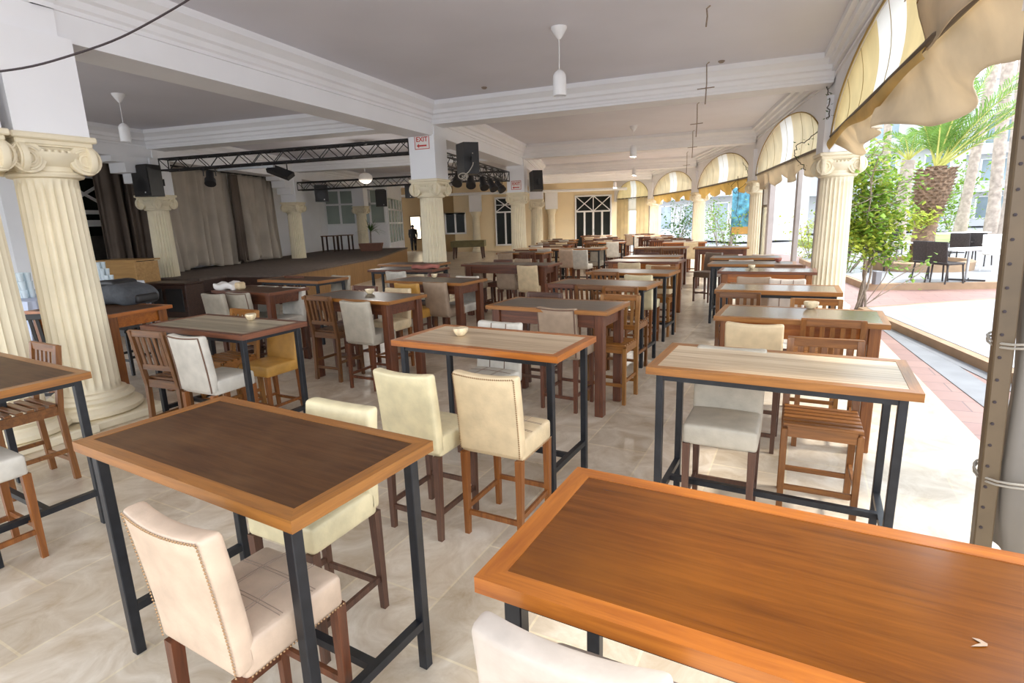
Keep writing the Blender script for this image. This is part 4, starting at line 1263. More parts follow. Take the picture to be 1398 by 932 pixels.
# ------------------------------------------------------------------ stage, curtains, trusses
SZ = .72
t = thing('stage', (0, 0, 0), 0, 'low brown wooden stage with dark carpeted top at left', 'stage')
SP = [(-10.0, 14.0), (-7.45, 13.25), (-7.15, 13.95), (-5.55, 13.5), (-4.6, 19.6), (-4.9, 27.0), (-8.8, 27.2), (-9.3, 21)]
b = MB(); b.prism(SP, SZ - .05, SZ); b.build('deck', M['stage_top'], t, 0)
b = MB(); b.prism([SP[0], SP[1], SP[2], (-7.15, 14.5), (-9.9, 15)], 0, SZ - .05); b.prism([(-7.15, 13.97), (-5.58, 13.53), (-5.55, 13.8), (-7.1, 14.3)], 0, SZ - .05); b.build('front_panel', M['stage_dark'], t, 0)
b = MB(); b.prism([(-5.57, 13.56), (-4.62, 19.6), (-4.92, 26.9), (-8.6, 27), (-8.6, 20), (-5.9, 14.3)], 0, SZ - .05); b.build('side_panel', M['stage_side'], t, 0)
b = MB()
for k in range(1):
    b.box((-6.6, 13.1, .20), (1.4, .5, .40), R(-16)); 
b.build('step', M['stage_dark'], t, 0)
# rack of equipment in front of the stage
p = at(236, 442, .1)
t = thing('equipment_case', (-7.5, 12.25, 0), R(-16), 'black equipment case with two dark panels in front of the stage', 'case')
b = MB(); b.box((0, 0, .36), (1.2, .5, .72), bev=.015); b.build('body', M['stage_dark'], t, 0)
for sx in (-.28, .28):
    b = MB(); b.box((sx, -.255, .38), (.46, .02, .5), bev=.006); b.build('front_panel', M['black'], t, 0)
b = MB(); b.box((0, 0, .74), (1.24, .54, .03)); b.build('lid', M['stage_dark'], t, 0)

def curtain(p, q, z0, z1, folds, amp, mat, name, label, seed=0, gather=None):
    p, q = V2(p), V2(q); L = (q - p).length; d = (q - p) / L; n = Vector((d.y, -d.x))
    rnd = random.Random(seed); ph = [rnd.uniform(0, 6.28) for _ in range(6)]
    nu = folds * 10
    def f(u, v):
        z = z1 + (z0 - z1) * v
        uu = u + .012 * math.sin(u * 15 + ph[3]) 
        w = math.sin(uu * folds * 2 * PI + ph[0] + .8 * math.sin(v * 2 + u * 9)) * (.55 + .45 * math.sin(u * folds * 1.7 + ph[1]))
        w += .5 * math.sin(uu * folds * .73 * 2 * PI + ph[2] + v)
        s = amp * (.45 + .75 * v) * w
        zz = z + (.10 * math.sin(u * 7.5 + ph[4]) * v if v > .7 else 0) * (v - .7) / .3 + (.04 * math.sin(u * 30) * (v > .99))
        pt = p + d * (u * L) + n * s
        return (pt.x, pt.y, max(zz, z0 - .0))
    b = MB(); b.grid(f, nu, 24)
    o = b.build(name, mat, None, 80, solid=.012)
    return tag(o, label, 'curtain')
cA, cB = Vector((-9.45, 14.75)), Vector((-8.5, 20.75))
mid = cA.lerp(cB, .60)
curtain(cA, cA.lerp(cB, .575), SZ + .02, 3.6, 9, .17, M['curtain'], 'stage_curtain', 'wide taupe stage curtain right of the stage column', 3)
curtain(cA.lerp(cB, .60), cB, SZ + .05, 3.6, 7, .18, M['curtain'], 'stage_curtain', 'taupe stage curtain half at right, beside the far stage column', 5)
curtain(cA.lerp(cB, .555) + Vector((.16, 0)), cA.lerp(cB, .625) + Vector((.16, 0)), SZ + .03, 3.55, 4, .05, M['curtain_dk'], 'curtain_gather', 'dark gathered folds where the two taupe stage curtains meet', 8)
curtain((-10.05, 13.95), (-9.25, 14.65), .3, 3.6, 6, .17, M['curtain_dk'], 'dark_curtain', 'dark brown curtain left of the stage column', 9)
t = thing('curtain_rail', (0, 0, 0), 0, 'dark rail carrying the taupe stage curtains', 'rail')
b = MB(); b.tube([(cA.x, cA.y, 3.62), (cB.x, cB.y, 3.62)], .03, 8); b.build('rail', M['black'], t)

def truss(p, q, z, w, label):
    p, q = Vector((*p, z)), Vector((*q, z)); L = (q - p).length; d = (q - p) / L
    t = thing('lighting_truss', (p.x, p.y, z), math.atan2(d.y, d.x), label, 'truss')
    h = w / 2
    C4 = [(-h, -h), (h, -h), (h, h), (-h, h)]
    for y, zz in C4:
        b = MB(); b.tube([(0, y, zz), (L, y, zz)], .022, 8); b.build('chord', M['black'], t)
    b = MB(); n = int(L / (w * 1.15)); s = L / n
    for k in range(n):
        for j in range(4):
            a, c = C4[j], C4[(j + 1) % 4]
            if k % 2: a, c = c, a
            b.tube([(k * s, a[0], a[1]), ((k + 1) * s, c[0], c[1])], .010, 5, cap=False)
    for k in (0, n):
        for j in range(4):
            a, c = C4[j], C4[(j + 1) % 4]; b.tube([(k * s, a[0], a[1]), (k * s, c[0], c[1])], .014, 5)
    b.build('lattice', M['black'], t)
    return t
t1a, t1b = (-8.3, 14.0), (-1.98, 12.15)
truss(t1a, t1b, 3.42, .26, 'long black lattice truss from the stage column to the EXIT-sign column')
truss((-7.5, 20.7), (-.1, 18.7), 3.28, .26, 'black lattice truss in the background behind the round globe lamp')
truss((-1.55, 12.6), (-.05, 18.5), 3.22, .28, 'black lattice truss carrying spotlights behind the nearer black speaker')

def spot(loc, rz, tilt, label, s=1.0):
    t = thing('stage_light', loc, rz, label, 'spotlight', 'stage lights on the trusses')
    mt = Matrix.Translation((0, 0, -.22)) @ Matrix.Rotation(tilt, 4, 'X')
    b = MB(); b.lathe([(.06, -.16), (.085, -.14), (.09, .06), (.12, .08), (.125, .20), (.115, .20)], 20, mat=mt); b.build('housing', M['black'], t)
    b = MB(); b.lathe([(0, .17), (.115, .17)], 20, mat=mt, cap=False); b.build('lens', M['lens'], t)
    b = MB(); b.tube([(-.13, 0, -.2), (-.13, 0, -.04), (0, 0, 0), (.13, 0, -.04), (.13, 0, -.2)], .012, 6); b.build('yoke', M['black'], t)
    t.scale = (s, s, s)
for k, (px, Y, lab) in enumerate((((687, 226), 17.0, 'rightmost spotlight on the lens-side truss behind the speaker'),)):
    pass
trp, trq = Vector((-1.55, 12.6)), Vector((-.05, 18.5))
for k, f in enumerate((.18, .34, .52, .66, .80)):
    c = trp.lerp(trq, f); spot((c.x + .12, c.y, 3.10), R(-10 + 15 * k), R(140), ['nearest', 'second', 'third', 'fourth', 'farthest'][k] + ' of the five spotlights on the truss behind the nearer speaker')
a_, b_ = Vector(t1a), Vector(t1b)
c = a_.lerp(b_, .20); spot((c.x, c.y, 3.30), R(20), R(145), 'black spotlight on the long truss just right of the stage column')
# flood bar on the long truss
c = a_.lerp(b_, .50)
t = thing('flood_light', (c.x, c.y, 3.28), R(-20), 'flat silver-edged flood light hanging below the long truss', 'flood light')
rt_ = Matrix.Translation((0, 0, -.2)) @ Matrix.Rotation(R(20), 4, 'Y') @ Matrix.Rotation(R(35), 4, 'X')
b = MB(); b.box((0, 0, 0), (.62, .22, .10), rot=rt_.copy()); b.v = [tuple(Vector(v)) for v in b.v]; 
for k in range(len(b.v)): pass
b = MB(); vs = MB().box((0, 0, 0), (.62, .22, .10)); b.add(vs.v, vs.f, rt_); b.build('housing', M['black'], t, 0)
b = MB(); vs = MB().box((0, 0, -.052), (.54, .15, .01)); b.add(vs.v, vs.f, rt_); b.build('reflector', M['alu'], t, 0)
b = MB(); b.tube([(-.2, 0, -.17), (-.2, 0, 0), (.2, 0, 0), (.2, 0, -.17)], .014, 6); b.build('bracket', M['black'], t)
c = a_.lerp(b_, .36)
b = MB(); b.bar((c.x - .75, c.y + .2, 3.22), (c.x + .75, c.y - .24, 3.22), .06, .05)
tag(b.build('batten_light', M['alu']), 'slim pale batten light under the long truss', 'batten light')

# speakers
def speaker(loc, rz, w, d, h, label, tilt=0, bracket=True):
    t = thing('loudspeaker', loc, rz, label, 'speaker', 'black loudspeakers on the columns')
    mt = Matrix.Rotation(tilt, 4, 'X')
    b = MB()
    q = MB(); q.prism([(-w / 2, -d / 2), (w / 2, -d / 2), (w * .38, d / 2), (-w * .38, d / 2)], -h / 2, h / 2); b.add(q.v, q.f, mt); b.build('cabinet', M['black'], t, 0)
    b = MB(); q = MB().box((0, -d / 2 - .006, 0), (w * .92, .012, h * .93)); b.add(q.v, q.f, mt); b.build('grille', M['grille'], t, 0)
    b = MB(); b.lathe([(0, 0), (w * .3, 0), (w * .32, .008), (0, .012)], 24, mat=mt @ Matrix.Translation((0, -d / 2 - .01, -h * .15)) @ Matrix.Rotation(PI / 2, 4, 'X'), cap=False); b.build('cone', M['black'], t)
    b = MB(); b.tube([(0, d * .35, 0), (0, d / 2 + .16, -.02)], .022, 8); b.box((0, d / 2 + .17, -.02), (.09, .02, .16)); b.build('bracket', M['black'], t, 0)
    b = MB(); q = MB().box((w * .2, -d / 2 - .014, -h * .38), (.03, .006, .03)); b.add(q.v, q.f, mt); b.build('badge', M['signwhite'], t, 0)
    return t
sp = atY(203, 247, 13.7); speaker(sp, R(-20), .55, .4, .72, 'black loudspeaker high on the stage column at left')
sp = atY(640, 217, 12.0)
t = speaker(sp, R(200), .42, .40, .62, 'black loudspeaker with white cable on the nearer EXIT-sign column')
b = MB()
cp = [(.02, -.22, .1), (.03, -.26, -.02), (.0, -.27, -.15), (-.08, -.25, -.27), (-.15, -.23, -.33), (-.2, -.22, -.37)]
cp += [(-.2 + .1 * math.cos(a), -.22, -.36 + .06 * math.sin(a)) for a in [.2 * k for k in range(48)]]
b.tube([Vector((-x, -y, z)) for x, y, z in cp], .011, 6)
b.build('white_cable', M['rope'], t)
sp = atY(733, 247, 18.8); speaker(sp, R(190), .42, .36, .62, 'black loudspeaker on the farther EXIT-sign column', R(8))
sp = atY(440, 264, 20.6); speaker(sp, R(8), .46, .4, .58, 'black loudspeaker under the left end of the background truss')
sp = atY(520, 270, 24.0); speaker(sp, R(15), .46, .36, .66, 'tilted black loudspeaker left of the nearer EXIT-sign column', R(12))
sp = atY(560, 262, 20.0); speaker(sp, R(-10), .28, .3, .42, 'small black loudspeaker just left of the nearer EXIT-sign column')

# EXIT signs
def text_mesh(txt, size, depth=.002):
    cu = bpy.data.curves.new('txt', 'FONT'); cu.body = txt; cu.size = size; cu.extrude = depth
    cu.align_x = 'CENTER'; cu.align_y = 'CENTER'; cu.offset = size * .02
    tmp = bpy.data.objects.new('txt', cu); COL.objects.link(tmp)
    dg = bpy.context.evaluated_depsgraph_get()
    me = bpy.data.meshes.new_from_object(tmp.evaluated_get(dg))
    bpy.data.objects.remove(tmp)
    return me
EX = text_mesh('EXIT', .15)
def exit_sign(ci, label, right, zc=3.42, s=1.0):
    ang = az(C, ci) - PI / 2
    c = V2(C[ci])
    fx = Vector((math.cos(ang), math.sin(ang)))      # pier's cross direction
    fy = Vector((-fx.y, fx.x))
    p = c - fy * .296 + fx * right
    t = thing('exit_sign', (p.x, p.y, zc), ang, label, 'sign', 'EXIT signs on the columns')
    b = MB(); b.box((0, 0, 0), (.40, .012, .34), bev=.003); b.build('plate', M['signwhite'], t)
    b = MB()
    for z in (-.158, .158): b.box((0, -.008, z), (.385, .004, .014))
    for x in (-.188, .188): b.box((x, -.008, 0), (.014, .004, .31))
    b.build('border', M['red'], t, 0)
    o = bpy.data.objects.new('lettering', EX); COL.objects.link(o); o.parent = t
    o.location = (0, -.009, .055); o.rotation_euler = (PI / 2, 0, 0)
    if not EX.materials: EX.materials.append(M['red'])
    b = MB(); b.box((.02, -.008, -.085), (.20, .004, .035)); 
    b.add([(-.08, -.01, -.035), (-.08, -.01, -.135), (-.145, -.01, -.085)], [(0, 1, 2)]); b.build('arrow', M['red'], t, 0)
    t.scale = (s, s, s)
exit_sign(1, 'white EXIT sign with red letters on the nearer hall column', .02, 3.46, .85)
exit_sign(2, 'white EXIT sign with red letters on the farther hall column', .02, 2.96, .85)

# ------------------------------------------------------------------ lamps and hanging bits
def pendant(px, zc=CEIL, drop=None, label='', power=0):
    p = at(*px, zc) if not isinstance(px, Vector) else px
    t = thing('pendant_lamp', (p.x, p.y, CEIL), 0, label, 'lamp', 'white cylinder pendant lamps')
    b = MB(); b.lathe([(.10, 0), (.10, -.02), (.05, -.10), (.02, -.14), (.0, -.14)], 24, cap=False); b.build('ceiling_rose', M['white_p'], t)
    b = MB(); b.tube([(0, 0, -.12), (0, 0, -drop + .02)], .006, 6); b.build('cord', M['white_p'], t)
    b = MB(); b.lathe([(0, -drop + .025), (.025, -drop + .025), (.06, -drop), (.08, -drop - .035), (.085, -drop - .07), (.085, -drop - .28), (.075, -drop - .28), (.075, -drop - .1), (0, -drop - .08)], 28, cap=False); b.build('shade', M['white_p'], t)
    if power:
        L = bpy.data.lights.new('pendant_fill', 'SPOT'); L.energy = power * 4; L.shadow_soft_size = .075; L.spot_size = R(168); L.spot_blend = .6; L.color = (1, .95, .88)  # fill light added below the unlit shade to brighten the far hall
        lo = bpy.data.objects.new('pendant_fill', L); COL.objects.link(lo); lo.parent = t; lo.location = (0, 0, -drop - .29)
    return t
pendant((763, 37), CEIL, .52, 'white cylinder pendant lamp nearest, hanging in the first bay')
pendant((865, 172), CEIL, .50, 'white cylinder pendant lamp hanging in the second bay', 22)
pendant(Vector((5.0, 22.4, 0)), CEIL, .50, 'white cylinder pendant lamp farther down the hall, in the third bay', 40)
pendant(Vector((5.6, 29.5, 0)), CEIL, .6, 'white cylinder pendant lamp in the last bay near the gold canvas', 55)
pendant((161, 128), CEIL, .50, 'white cylinder pendant lamp over the left part of the hall')
g = atY(499, 243, 16.5)
t = thing('globe_lamp', (g.x, g.y, CEIL), 0, 'round cream globe lamp hanging before the background truss', 'lamp')
dz = CEIL - g.z
b = MB(); b.tube([(0, 0, 0), (0, 0, -dz + .18)], .007, 6); b.build('cord', M['white_p'], t)
b = MB(); b.lathe([(.02 if k in (0, 12) else .2 * math.sin(PI * k / 12), -dz - .15 * math.cos(PI * k / 12)) for k in range(13)], 28); b.build('globe', M['cream_p'], t)
b = MB(); b.lathe([(.07, 0), (.06, -.04), (.0, -.05)], 20, cap=False); b.build('ceiling_rose', M['white_p'], t)
L = bpy.data.lights.new('globe_fill', 'POINT'); L.energy = 14; L.shadow_soft_size = .22; L.color = (1, .95, .88)  # added fill hung beneath the globe, which is itself unlit
lo = bpy.data.objects.new('globe_fill', L); COL.objects.link(lo); lo.parent = t; lo.location = (0, 0, -dz - .45)
for k, (px, ln, cr, lab) in enumerate((((965, 8), .22, 0, 'nearest rusty wire hook hanging from the ceiling'), ((965, 85), .62, 1, 'rusty wire hook with crosspiece, second along the ceiling'), ((952, 140), .7, 1, 'rusty wire hook with crosspiece, third along the ceiling'),
                                       ((946, 178), .75, 1, 'rusty wire hook with crosspiece, fourth along the ceiling'), ((938, 207), .8, 1, 'farthest rusty wire hook hanging from the ceiling'))):
    p = at(*px, CEIL)
    t = thing('ceiling_hook', (p.x, p.y, CEIL), R(-20), lab, 'hook', 'wire hooks along the ceiling')
    b = MB(); b.tube([(.04, 0, 0), (0, 0, -.03), (.01, 0, -ln * .5), (0, 0, -ln)], .009, 6); b.build('wire', M['stem'], t)
    if cr:
        b = MB(); b.tube([(-.13, 0, -ln * .62), (.13, .02, -ln * .60)], .008, 6); b.tube([(0, -.12, -ln * .64), (0, .12, -ln * .6)], .008, 6); b.build('crosspiece', M['stem'], t)
for k, (px, lab) in enumerate((((985, 83), 'small spotlight fitting in the ceiling near the second hook'), ((661, 119), 'small spotlight fitting in the ceiling near the first beam'), ((783, 195), 'small spotlight fitting in the ceiling of the second bay'))):
    p = at(*px, CEIL)
    b = MB(); b.lathe([(.05, 0), (.05, -.012), (.03, -.03), (0, -.03)], 16, cap=False)
    o = b.build('ceiling_spot', M['stem']); o.location = (p.x, p.y, CEIL); tag(o, lab, 'spotlight', 'small ceiling fittings')
# cable across the upper left corner
p0, p1 = atY(-60, 103, 3.2), atY(262, -4, 3.6)
b = MB()
pts = []
for k in range(25):
    f = k / 24; v = p0.lerp(p1, f); v.z -= .09 * 4 * f * (1 - f) ; v.z += .002 * math.sin(k * .7); pts.append(v)
b.tube(pts, .006, 6)
tag(b.build('cable', M['cable']), 'thin dark cable strung across the upper left corner', 'cable')

# white conduit crossing the hall high up in the distance
# ------------------------------------------------------------------ end wall, side rooms
YE = 35.0
def wall_box(b, p, q, z0, z1, th):
    p, q = V2(p), V2(q); d = (q - p); L = d.length
    c = (p + q) / 2
    b.box((c.x, c.y, (z0 + z1) / 2), (L, th, z1 - z0), math.atan2(d.y, d.x))
b = MB(); wall_box(b, (-3.2, YE + .15), (7.6, YE + .15), 0, CEIL, .3)
struct(b.build('wall_back', M['wallcream'], smooth=0))
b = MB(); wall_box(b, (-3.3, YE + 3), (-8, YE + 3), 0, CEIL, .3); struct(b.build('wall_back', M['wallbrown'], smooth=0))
b = MB(); wall_box(b, (-3.2, YE + .2), (-3.2, YE + 3), 0, CEIL, .3); struct(b.build('wall_back', M['wallcream'], smooth=0))
# white conduit / beam in front of end wall
b = MB(); b.tube([(-6.4, 33.2, 3.42), (7.0, 33.2, 3.42)], .08, 10)
tag(b.build('pipe', M['white_p']), 'long white pipe crossing the far end of the hall under the ceiling', 'pipe')

def window(name, cxp, z0, z1, w, y, lattice=True, leaves=2, label=None, kickers=0, sidelights=0, yaw=0):
    """framed opening standing on the end wall; lattice = crossed transom"""
    t = thing(name, (cxp, y, 0), yaw)
    struct(t)
    fr = MB()
    tz = z0 + (z1 - z0) * (.70 if lattice else 1.0)
    for x in (-w / 2, w / 2): fr.box((x, 0, (z0 + z1) / 2), (.09, .10, z1 - z0 + .09))
    for z in (z0, z1, tz): fr.box((0, 0, z), (w, .10, .09))
    nl = leaves + sidelights
    for k in range(1, nl): fr.box((-w / 2 + w * k / nl, -.01, (z0 + tz) / 2), (.11, .10, tz - z0))
    if lattice:
        mp = 2 if w > 2 else 1
        for h in range(mp):
            x0, x1 = -w / 2 + w * h / mp, -w / 2 + w * (h + 1) / mp
            fr.bar((x0, -.02, tz), (x1, -.02, z1), .05, .05); fr.bar((x0, -.02, z1), (x1, -.02, tz), .05, .05)
            xm = (x0 + x1) / 2
            fr.bar((x0, -.02, (tz + z1) / 2), (x1, -.02, (tz + z1) / 2), .04, .04) if mp == 1 else None
        if mp == 2:
            fr.box((0, -.02, (tz + z1) / 2), (.05, .06, z1 - tz)); fr.bar((-w * .25, -.02, (tz + z1) / 2), (0, -.02, tz), .04, .04); fr.bar((w * .25, -.02, (tz + z1) / 2), (0, -.02, tz), .04, .04)
            fr.bar((-w * .25, -.02, (tz + z1) / 2), (0, -.02, z1), .04, .04); fr.bar((w * .25, -.02, (tz + z1) / 2), (0, -.02, z1), .04, .04)
    fr.build('frame', M['white_p'], t, 0)
    g = MB(); g.box((0, .03, (z0 + z1) / 2), (w - .06, .02, z1 - z0 - .04)); g.build('pane', M['winglass'], t, 0)
    if name.startswith('door'):
        h = MB(); h.box((.03, -.08, z0 + 1.0), (.03, .05, .2)); h.build('door_handle', M['alu'], t, 0)
    return t
dl, dr = atY(786, 300, YE - .1), atY(834, 300, YE - .1)
window('door_1', (dl.x + dr.x) / 2, .05, 3.15, dr.x - dl.x, YE - .06, True, 4)
wl, wr = atY(677, 300, YE - .1), atY(703, 300, YE - .1)
window('window_1', (wl.x + wr.x) / 2, .35, 3.2, (wr.x - wl.x), YE - .06, True, 2)
wl, wr = atY(608, 300, YE - .1), atY(635, 300, YE - .1)
window('window_2', (wl.x + wr.x) / 2 , 1.15, 2.35, (wr.x - wl.x), YE - .06, False, 2)
sg = atY(735, 301.5, YE - .06)
b = MB(); b.box((0, 0, 0), (.42, .03, .13)); o = b.build('wall_plaque', M['cable'], smooth=0); o.location = sg
tag(o, 'small dark plaque on the cream end wall beside the glazed doors', 'plaque')
# pilaster columns on the end wall
for (px, lab) in ((650, 'slim cream half-column on the end wall, behind the green games table'), (753, 'slim cream half-column on the end wall, left of the plaque')):
    p = atY(px, 300, YE - .35)
    t = thing('wall_column', (p.x, p.y, 0), 0, lab, 'column', 'slim columns at the end wall')
    b = MB(); b.lathe([(.30, 0), (.30, .1), (.24, .14), (.22, 2.1), (.28, 2.2), (.36, 2.42)], 24); b.build('shaft', M['stone'], t)
    b = MB(); b.box((0, 0, 2.98), (.75, .5, 1.12)); b.build('pier', M['plaster'], t, 0)
# white glazed block at the left end
def L2(px, Y): 
    p = atY(px, 300, Y); return (p.x, p.y)
g0, g1, g2 = L2(428, 29.0), L2(530, 29.0), L2(549, 33.5)
b = MB(); wall_box(b, g0, g1, 0, CEIL, .15); wall_box(b, g1, g2, 0, .9, .12); wall_box(b, g1, g2, 3.2, CEIL, .12)
struct(b.build('wall_left', M['plaster'], smooth=0))
t = thing('window_3', ((g0[0] + g1[0]) / 2 + .3, 28.88, 0)); struct(t)
W = g1[0] - g0[0] - .8
b = MB()
for k in range(5): b.box((-W / 2 + W * k / 4, 0, 2.75), (.10, .08, 1.7))
for z in (1.9, 2.9, 3.6): b.box((0, 0, z), (W, .08, .09))
b.build('frame', M['white_p'], t, 0)
b = MB(); b.box((0, .03, 2.75), (W, .02, 1.65)); b.build('pane', M['greenglass'], t, 0)
t = thing('window_4', ((g1[0] + g2[0]) / 2, (g1[1] + g2[1]) / 2, 0), math.atan2(g2[1] - g1[1], g2[0] - g1[0])); struct(t)
W = (V2(g2) - V2(g1)).length
b = MB()
for k in range(6): b.box((-W / 2 + W * k / 5, 0, 2.0), (.09, .09, 2.5))
for z in (.85, 1.9, 2.6, 3.2): b.box((0, 0, z), (W, .09, .09))
b.build('frame', M['white_p'], t, 0)
b = MB(); b.box((0, .02, 2.0), (W, .02, 2.4)); b.build('pane', M['greenglass'], t, 0)
# passage with a person, left of the nearer EXIT column
pw = L2(575, 36.2); pc = L2(571, 37.6)
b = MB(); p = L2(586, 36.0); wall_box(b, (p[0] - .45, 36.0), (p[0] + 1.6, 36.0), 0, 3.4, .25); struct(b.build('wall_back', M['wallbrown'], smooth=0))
p = L2(567, 37.8)
t = thing('window_5', (p[0], 37.8, 0)); struct(t)
b = MB()
for x in (-.35, .35): b.box((x, 0, 1.55), (.07, .08, 1.5))
for z in (.8, 2.3): b.box((0, 0, z), (.7, .08, .07))
b.build('frame', M['tanpost'], t, 0)
m_, nt_, b_n = new_mat('doorway_glow_pane')
b_n.inputs['Emission Color'].default_value = (1, .85, .6, 1); b_n.inputs['Emission Strength'].default_value = .9  # brightness of the window put into the pane as emission
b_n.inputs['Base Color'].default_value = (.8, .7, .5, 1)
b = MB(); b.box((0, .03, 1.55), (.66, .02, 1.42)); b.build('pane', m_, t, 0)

def person(loc, rz, label):
    t = thing('person', loc, rz, label, 'person')
    me = bpy.data.meshes.new('body')
    J = {'pel': ((0, 0, .95), .15), 'wai': ((0, 0, 1.1), .135), 'che': ((0, .01, 1.32), .165), 'nek': ((0, .01, 1.5), .06), 'hed': ((0, -.02, 1.62), .095), 'top': ((0, -.01, 1.70), .08)}
    for s, n in ((-1, 'l'), (1, 'r')):
        J['hip' + n] = ((s * .10, 0, .88), .10); J['kne' + n] = ((s * .11, -.03 if s > 0 else .04, .48), .065); J['ank' + n] = ((s * .11, 0, .09), .04); J['toe' + n] = ((s * .12, -.14, .035), .035)
        J['sho' + n] = ((s * .19, .01, 1.42), .07); J['elb' + n] = ((s * .25, .03, 1.14), .045); J['wri' + n] = ((s * .24, -.06, .90), .03); J['han' + n] = ((s * .24, -.09, .82), .032)
        for q in range(4): J['fg%d' % q + n] = ((s * .24 + (q - 1.5) * .012, -.10, .74 + .006 * abs(q - 1.5)), .009)
        J['th' + n] = ((s * .215, -.115, .79), .010)
    E_ = [('pel', 'wai'), ('wai', 'che'), ('che', 'nek'), ('nek', 'hed'), ('hed', 'top')]
    for n in 'lr':
        E_ += [('pel', 'hip' + n), ('hip' + n, 'kne' + n), ('kne' + n, 'ank' + n), ('ank' + n, 'toe' + n), ('che', 'sho' + n), ('sho' + n, 'elb' + n), ('elb' + n, 'wri' + n), ('wri' + n, 'han' + n), ('han' + n, 'th' + n)]
        E_ += [('han' + n, 'fg%d' % q + n) for q in range(4)]
    ks = list(J)
    me.from_pydata([J[k][0] for k in ks], [(ks.index(a), ks.index(b)) for a, b in E_], [])
    o = bpy.data.objects.new('body', me); COL.objects.link(o); o.parent = t
    sk = o.modifiers.new('skin', 'SKIN'); o.modifiers.new('sub', 'SUBSURF').levels = 1
    sv = me.skin_vertices[0].data
    for i, k in enumerate(ks): sv[i].radius = (J[k][1], J[k][1]); 
    sv[0].use_root = True
    dg = bpy.context.evaluated_depsgraph_get()
    me2 = bpy.data.meshes.new_from_object(o.evaluated_get(dg))
    o.modifiers.clear(); o.data = me2; me2.name = 'body'
    me2.materials.clear(); me2.materials.append(M['skin'])
    me2.polygons.foreach_set('use_smooth', [True] * len(me2.polygons))
    b = MB(); b.lathe([(.0, 1.76), (.06, 1.75), (.10, 1.70), (.108, 1.63), (.09, 1.58)], 16, (0, .015, 0), cap=False); b.build('hair', M['hair'], t, 60)
    b = MB(); b.lathe([(.13, 1.50), (.205, 1.44), (.2, 1.3), (.175, 1.1), (.20, .9), (.20, .86)], 20, rf=lambda th, r, i: r * (1 if abs(math.cos(th)) > .6 else .75), cap=False); b.build('shirt', M['person'], t, 60)
    for s in (-1, 1):
        b = MB(); b.tube([(s * .10, 0, .92), (s * .11, .0, .5), (s * .11, .01, .1)], [.12, .085, .065], 14); b.build('trouser_leg', M['person'], t, 60)
        b = MB(); b.tube([(s * .19, .01, 1.44), (s * .25, .03, 1.14), (s * .24, -.05, .93)], [.085, .06, .045], 12); b.build('sleeve', M['person'], t, 60)
    # face
    b = MB()
    for s in (-1, 1): b.rbox((s * .035, -.115, 1.635), (.022, .012, .010), .004, (1, 1, 1))
    b.rbox((0, -.124, 1.60), (.02, .03, .04), .008, (1, 1, 1)); b.rbox((0, -.113, 1.57), (.045, .012, .01), .004, (1, 1, 1)); b.build('face', M['hair'], t)
    return t
p = L2(562.5, 37.0)
person((p[0], p[1], 0), R(15), 'distant person in dark clothes walking in the passage left of the EXIT-sign column')

# games table
p = atY(640, 345, 26.5)
t = thing('games_table', (-2.05, 28.5, 0), R(-4), 'green-topped games table on stubby legs near the end wall', 'table')
b = MB(); b.box((0, 0, .72), (1.7, .95, .26), bev=.02); b.build('body', M['olivewood'], t)
b = MB(); b.box((0, 0, .855), (1.55, .8, .012)); b.build('playing_surface', M['baize'], t, 0)
b = MB()
for s in (-1, 1): b.box((0, s * .44, .87), (1.7, .07, .05), bev=.01); b.box((s * .815, 0, .87), (.07, .81, .05), bev=.01)
b.build('rail', M['olivewood'], t)
for sx in (-1, 1):
    for sy in (-1, 1):
        b = MB(); b.tube([(sx * .7, sy * .36, .6), (sx * .74, sy * .38, 0)], [.07, .04], 8); b.build('leg', M['dkbrown_z'], t)

# plant and small table at the far end of the stage
p = atY(507, 338, 24.6)
t = thing('potted_plant', (p.x, p.y, SZ), 0, 'spiky-leaved plant in a brown trough on the far end of the stage', 'potted plant')
b = MB(); b.add([(x * k, y * k2, z) for z, k, k2 in ((0, .42, .17), (.34, .5, .22)) for x, y in ((-1, -1), (1, -1), (1, 1), (-1, 1))], [(3, 2, 1, 0), (4, 5, 6, 7), (0, 1, 5, 4), (1, 2, 6, 5), (2, 3, 7, 6), (3, 0, 4, 7)]); b.build('trough', M['terracotta'], t, 0)
b = MB(); b.tube([(0, 0, .3), (.02, 0, .85)], .03, 8); b.build('stem', M['stem'], t)
b = MB()
rn = random.Random(4)
def blade(b, base, dirv, L, w, droop):
    d = dirv.normalized(); sd = d.cross(Vector((0, 0, 1)))
    if sd.length < 1e-3: sd = Vector((1, 0, 0))
    sd.normalize(); vs = []
    for k in range(6):
        f = k / 5; c = base + d * L * f - Vector((0, 0, droop * f * f)); ww = w * (1 - f) ** .7 * (.4 + .6 * min(1, f * 4)) + .002
        vs += [c - sd * ww, c + sd * ww]
    b.add(vs, [(2 * k, 2 * k + 1, 2 * k + 3, 2 * k + 2) for k in range(5)])
for k in range(46):
    a = rn.uniform(0, 6.28); e = rn.uniform(.1, 1.3)
    blade(b, Vector((.02, 0, .80 + .1 * rn.random())), Vector((math.cos(a) * math.cos(e), math.sin(a) * math.cos(e), math.sin(e))), rn.uniform(.55, .8), .028, rn.uniform(.1, .4))
tag(b.build('leaves', M['leaf_dk'], t, 0), kind='stuff')
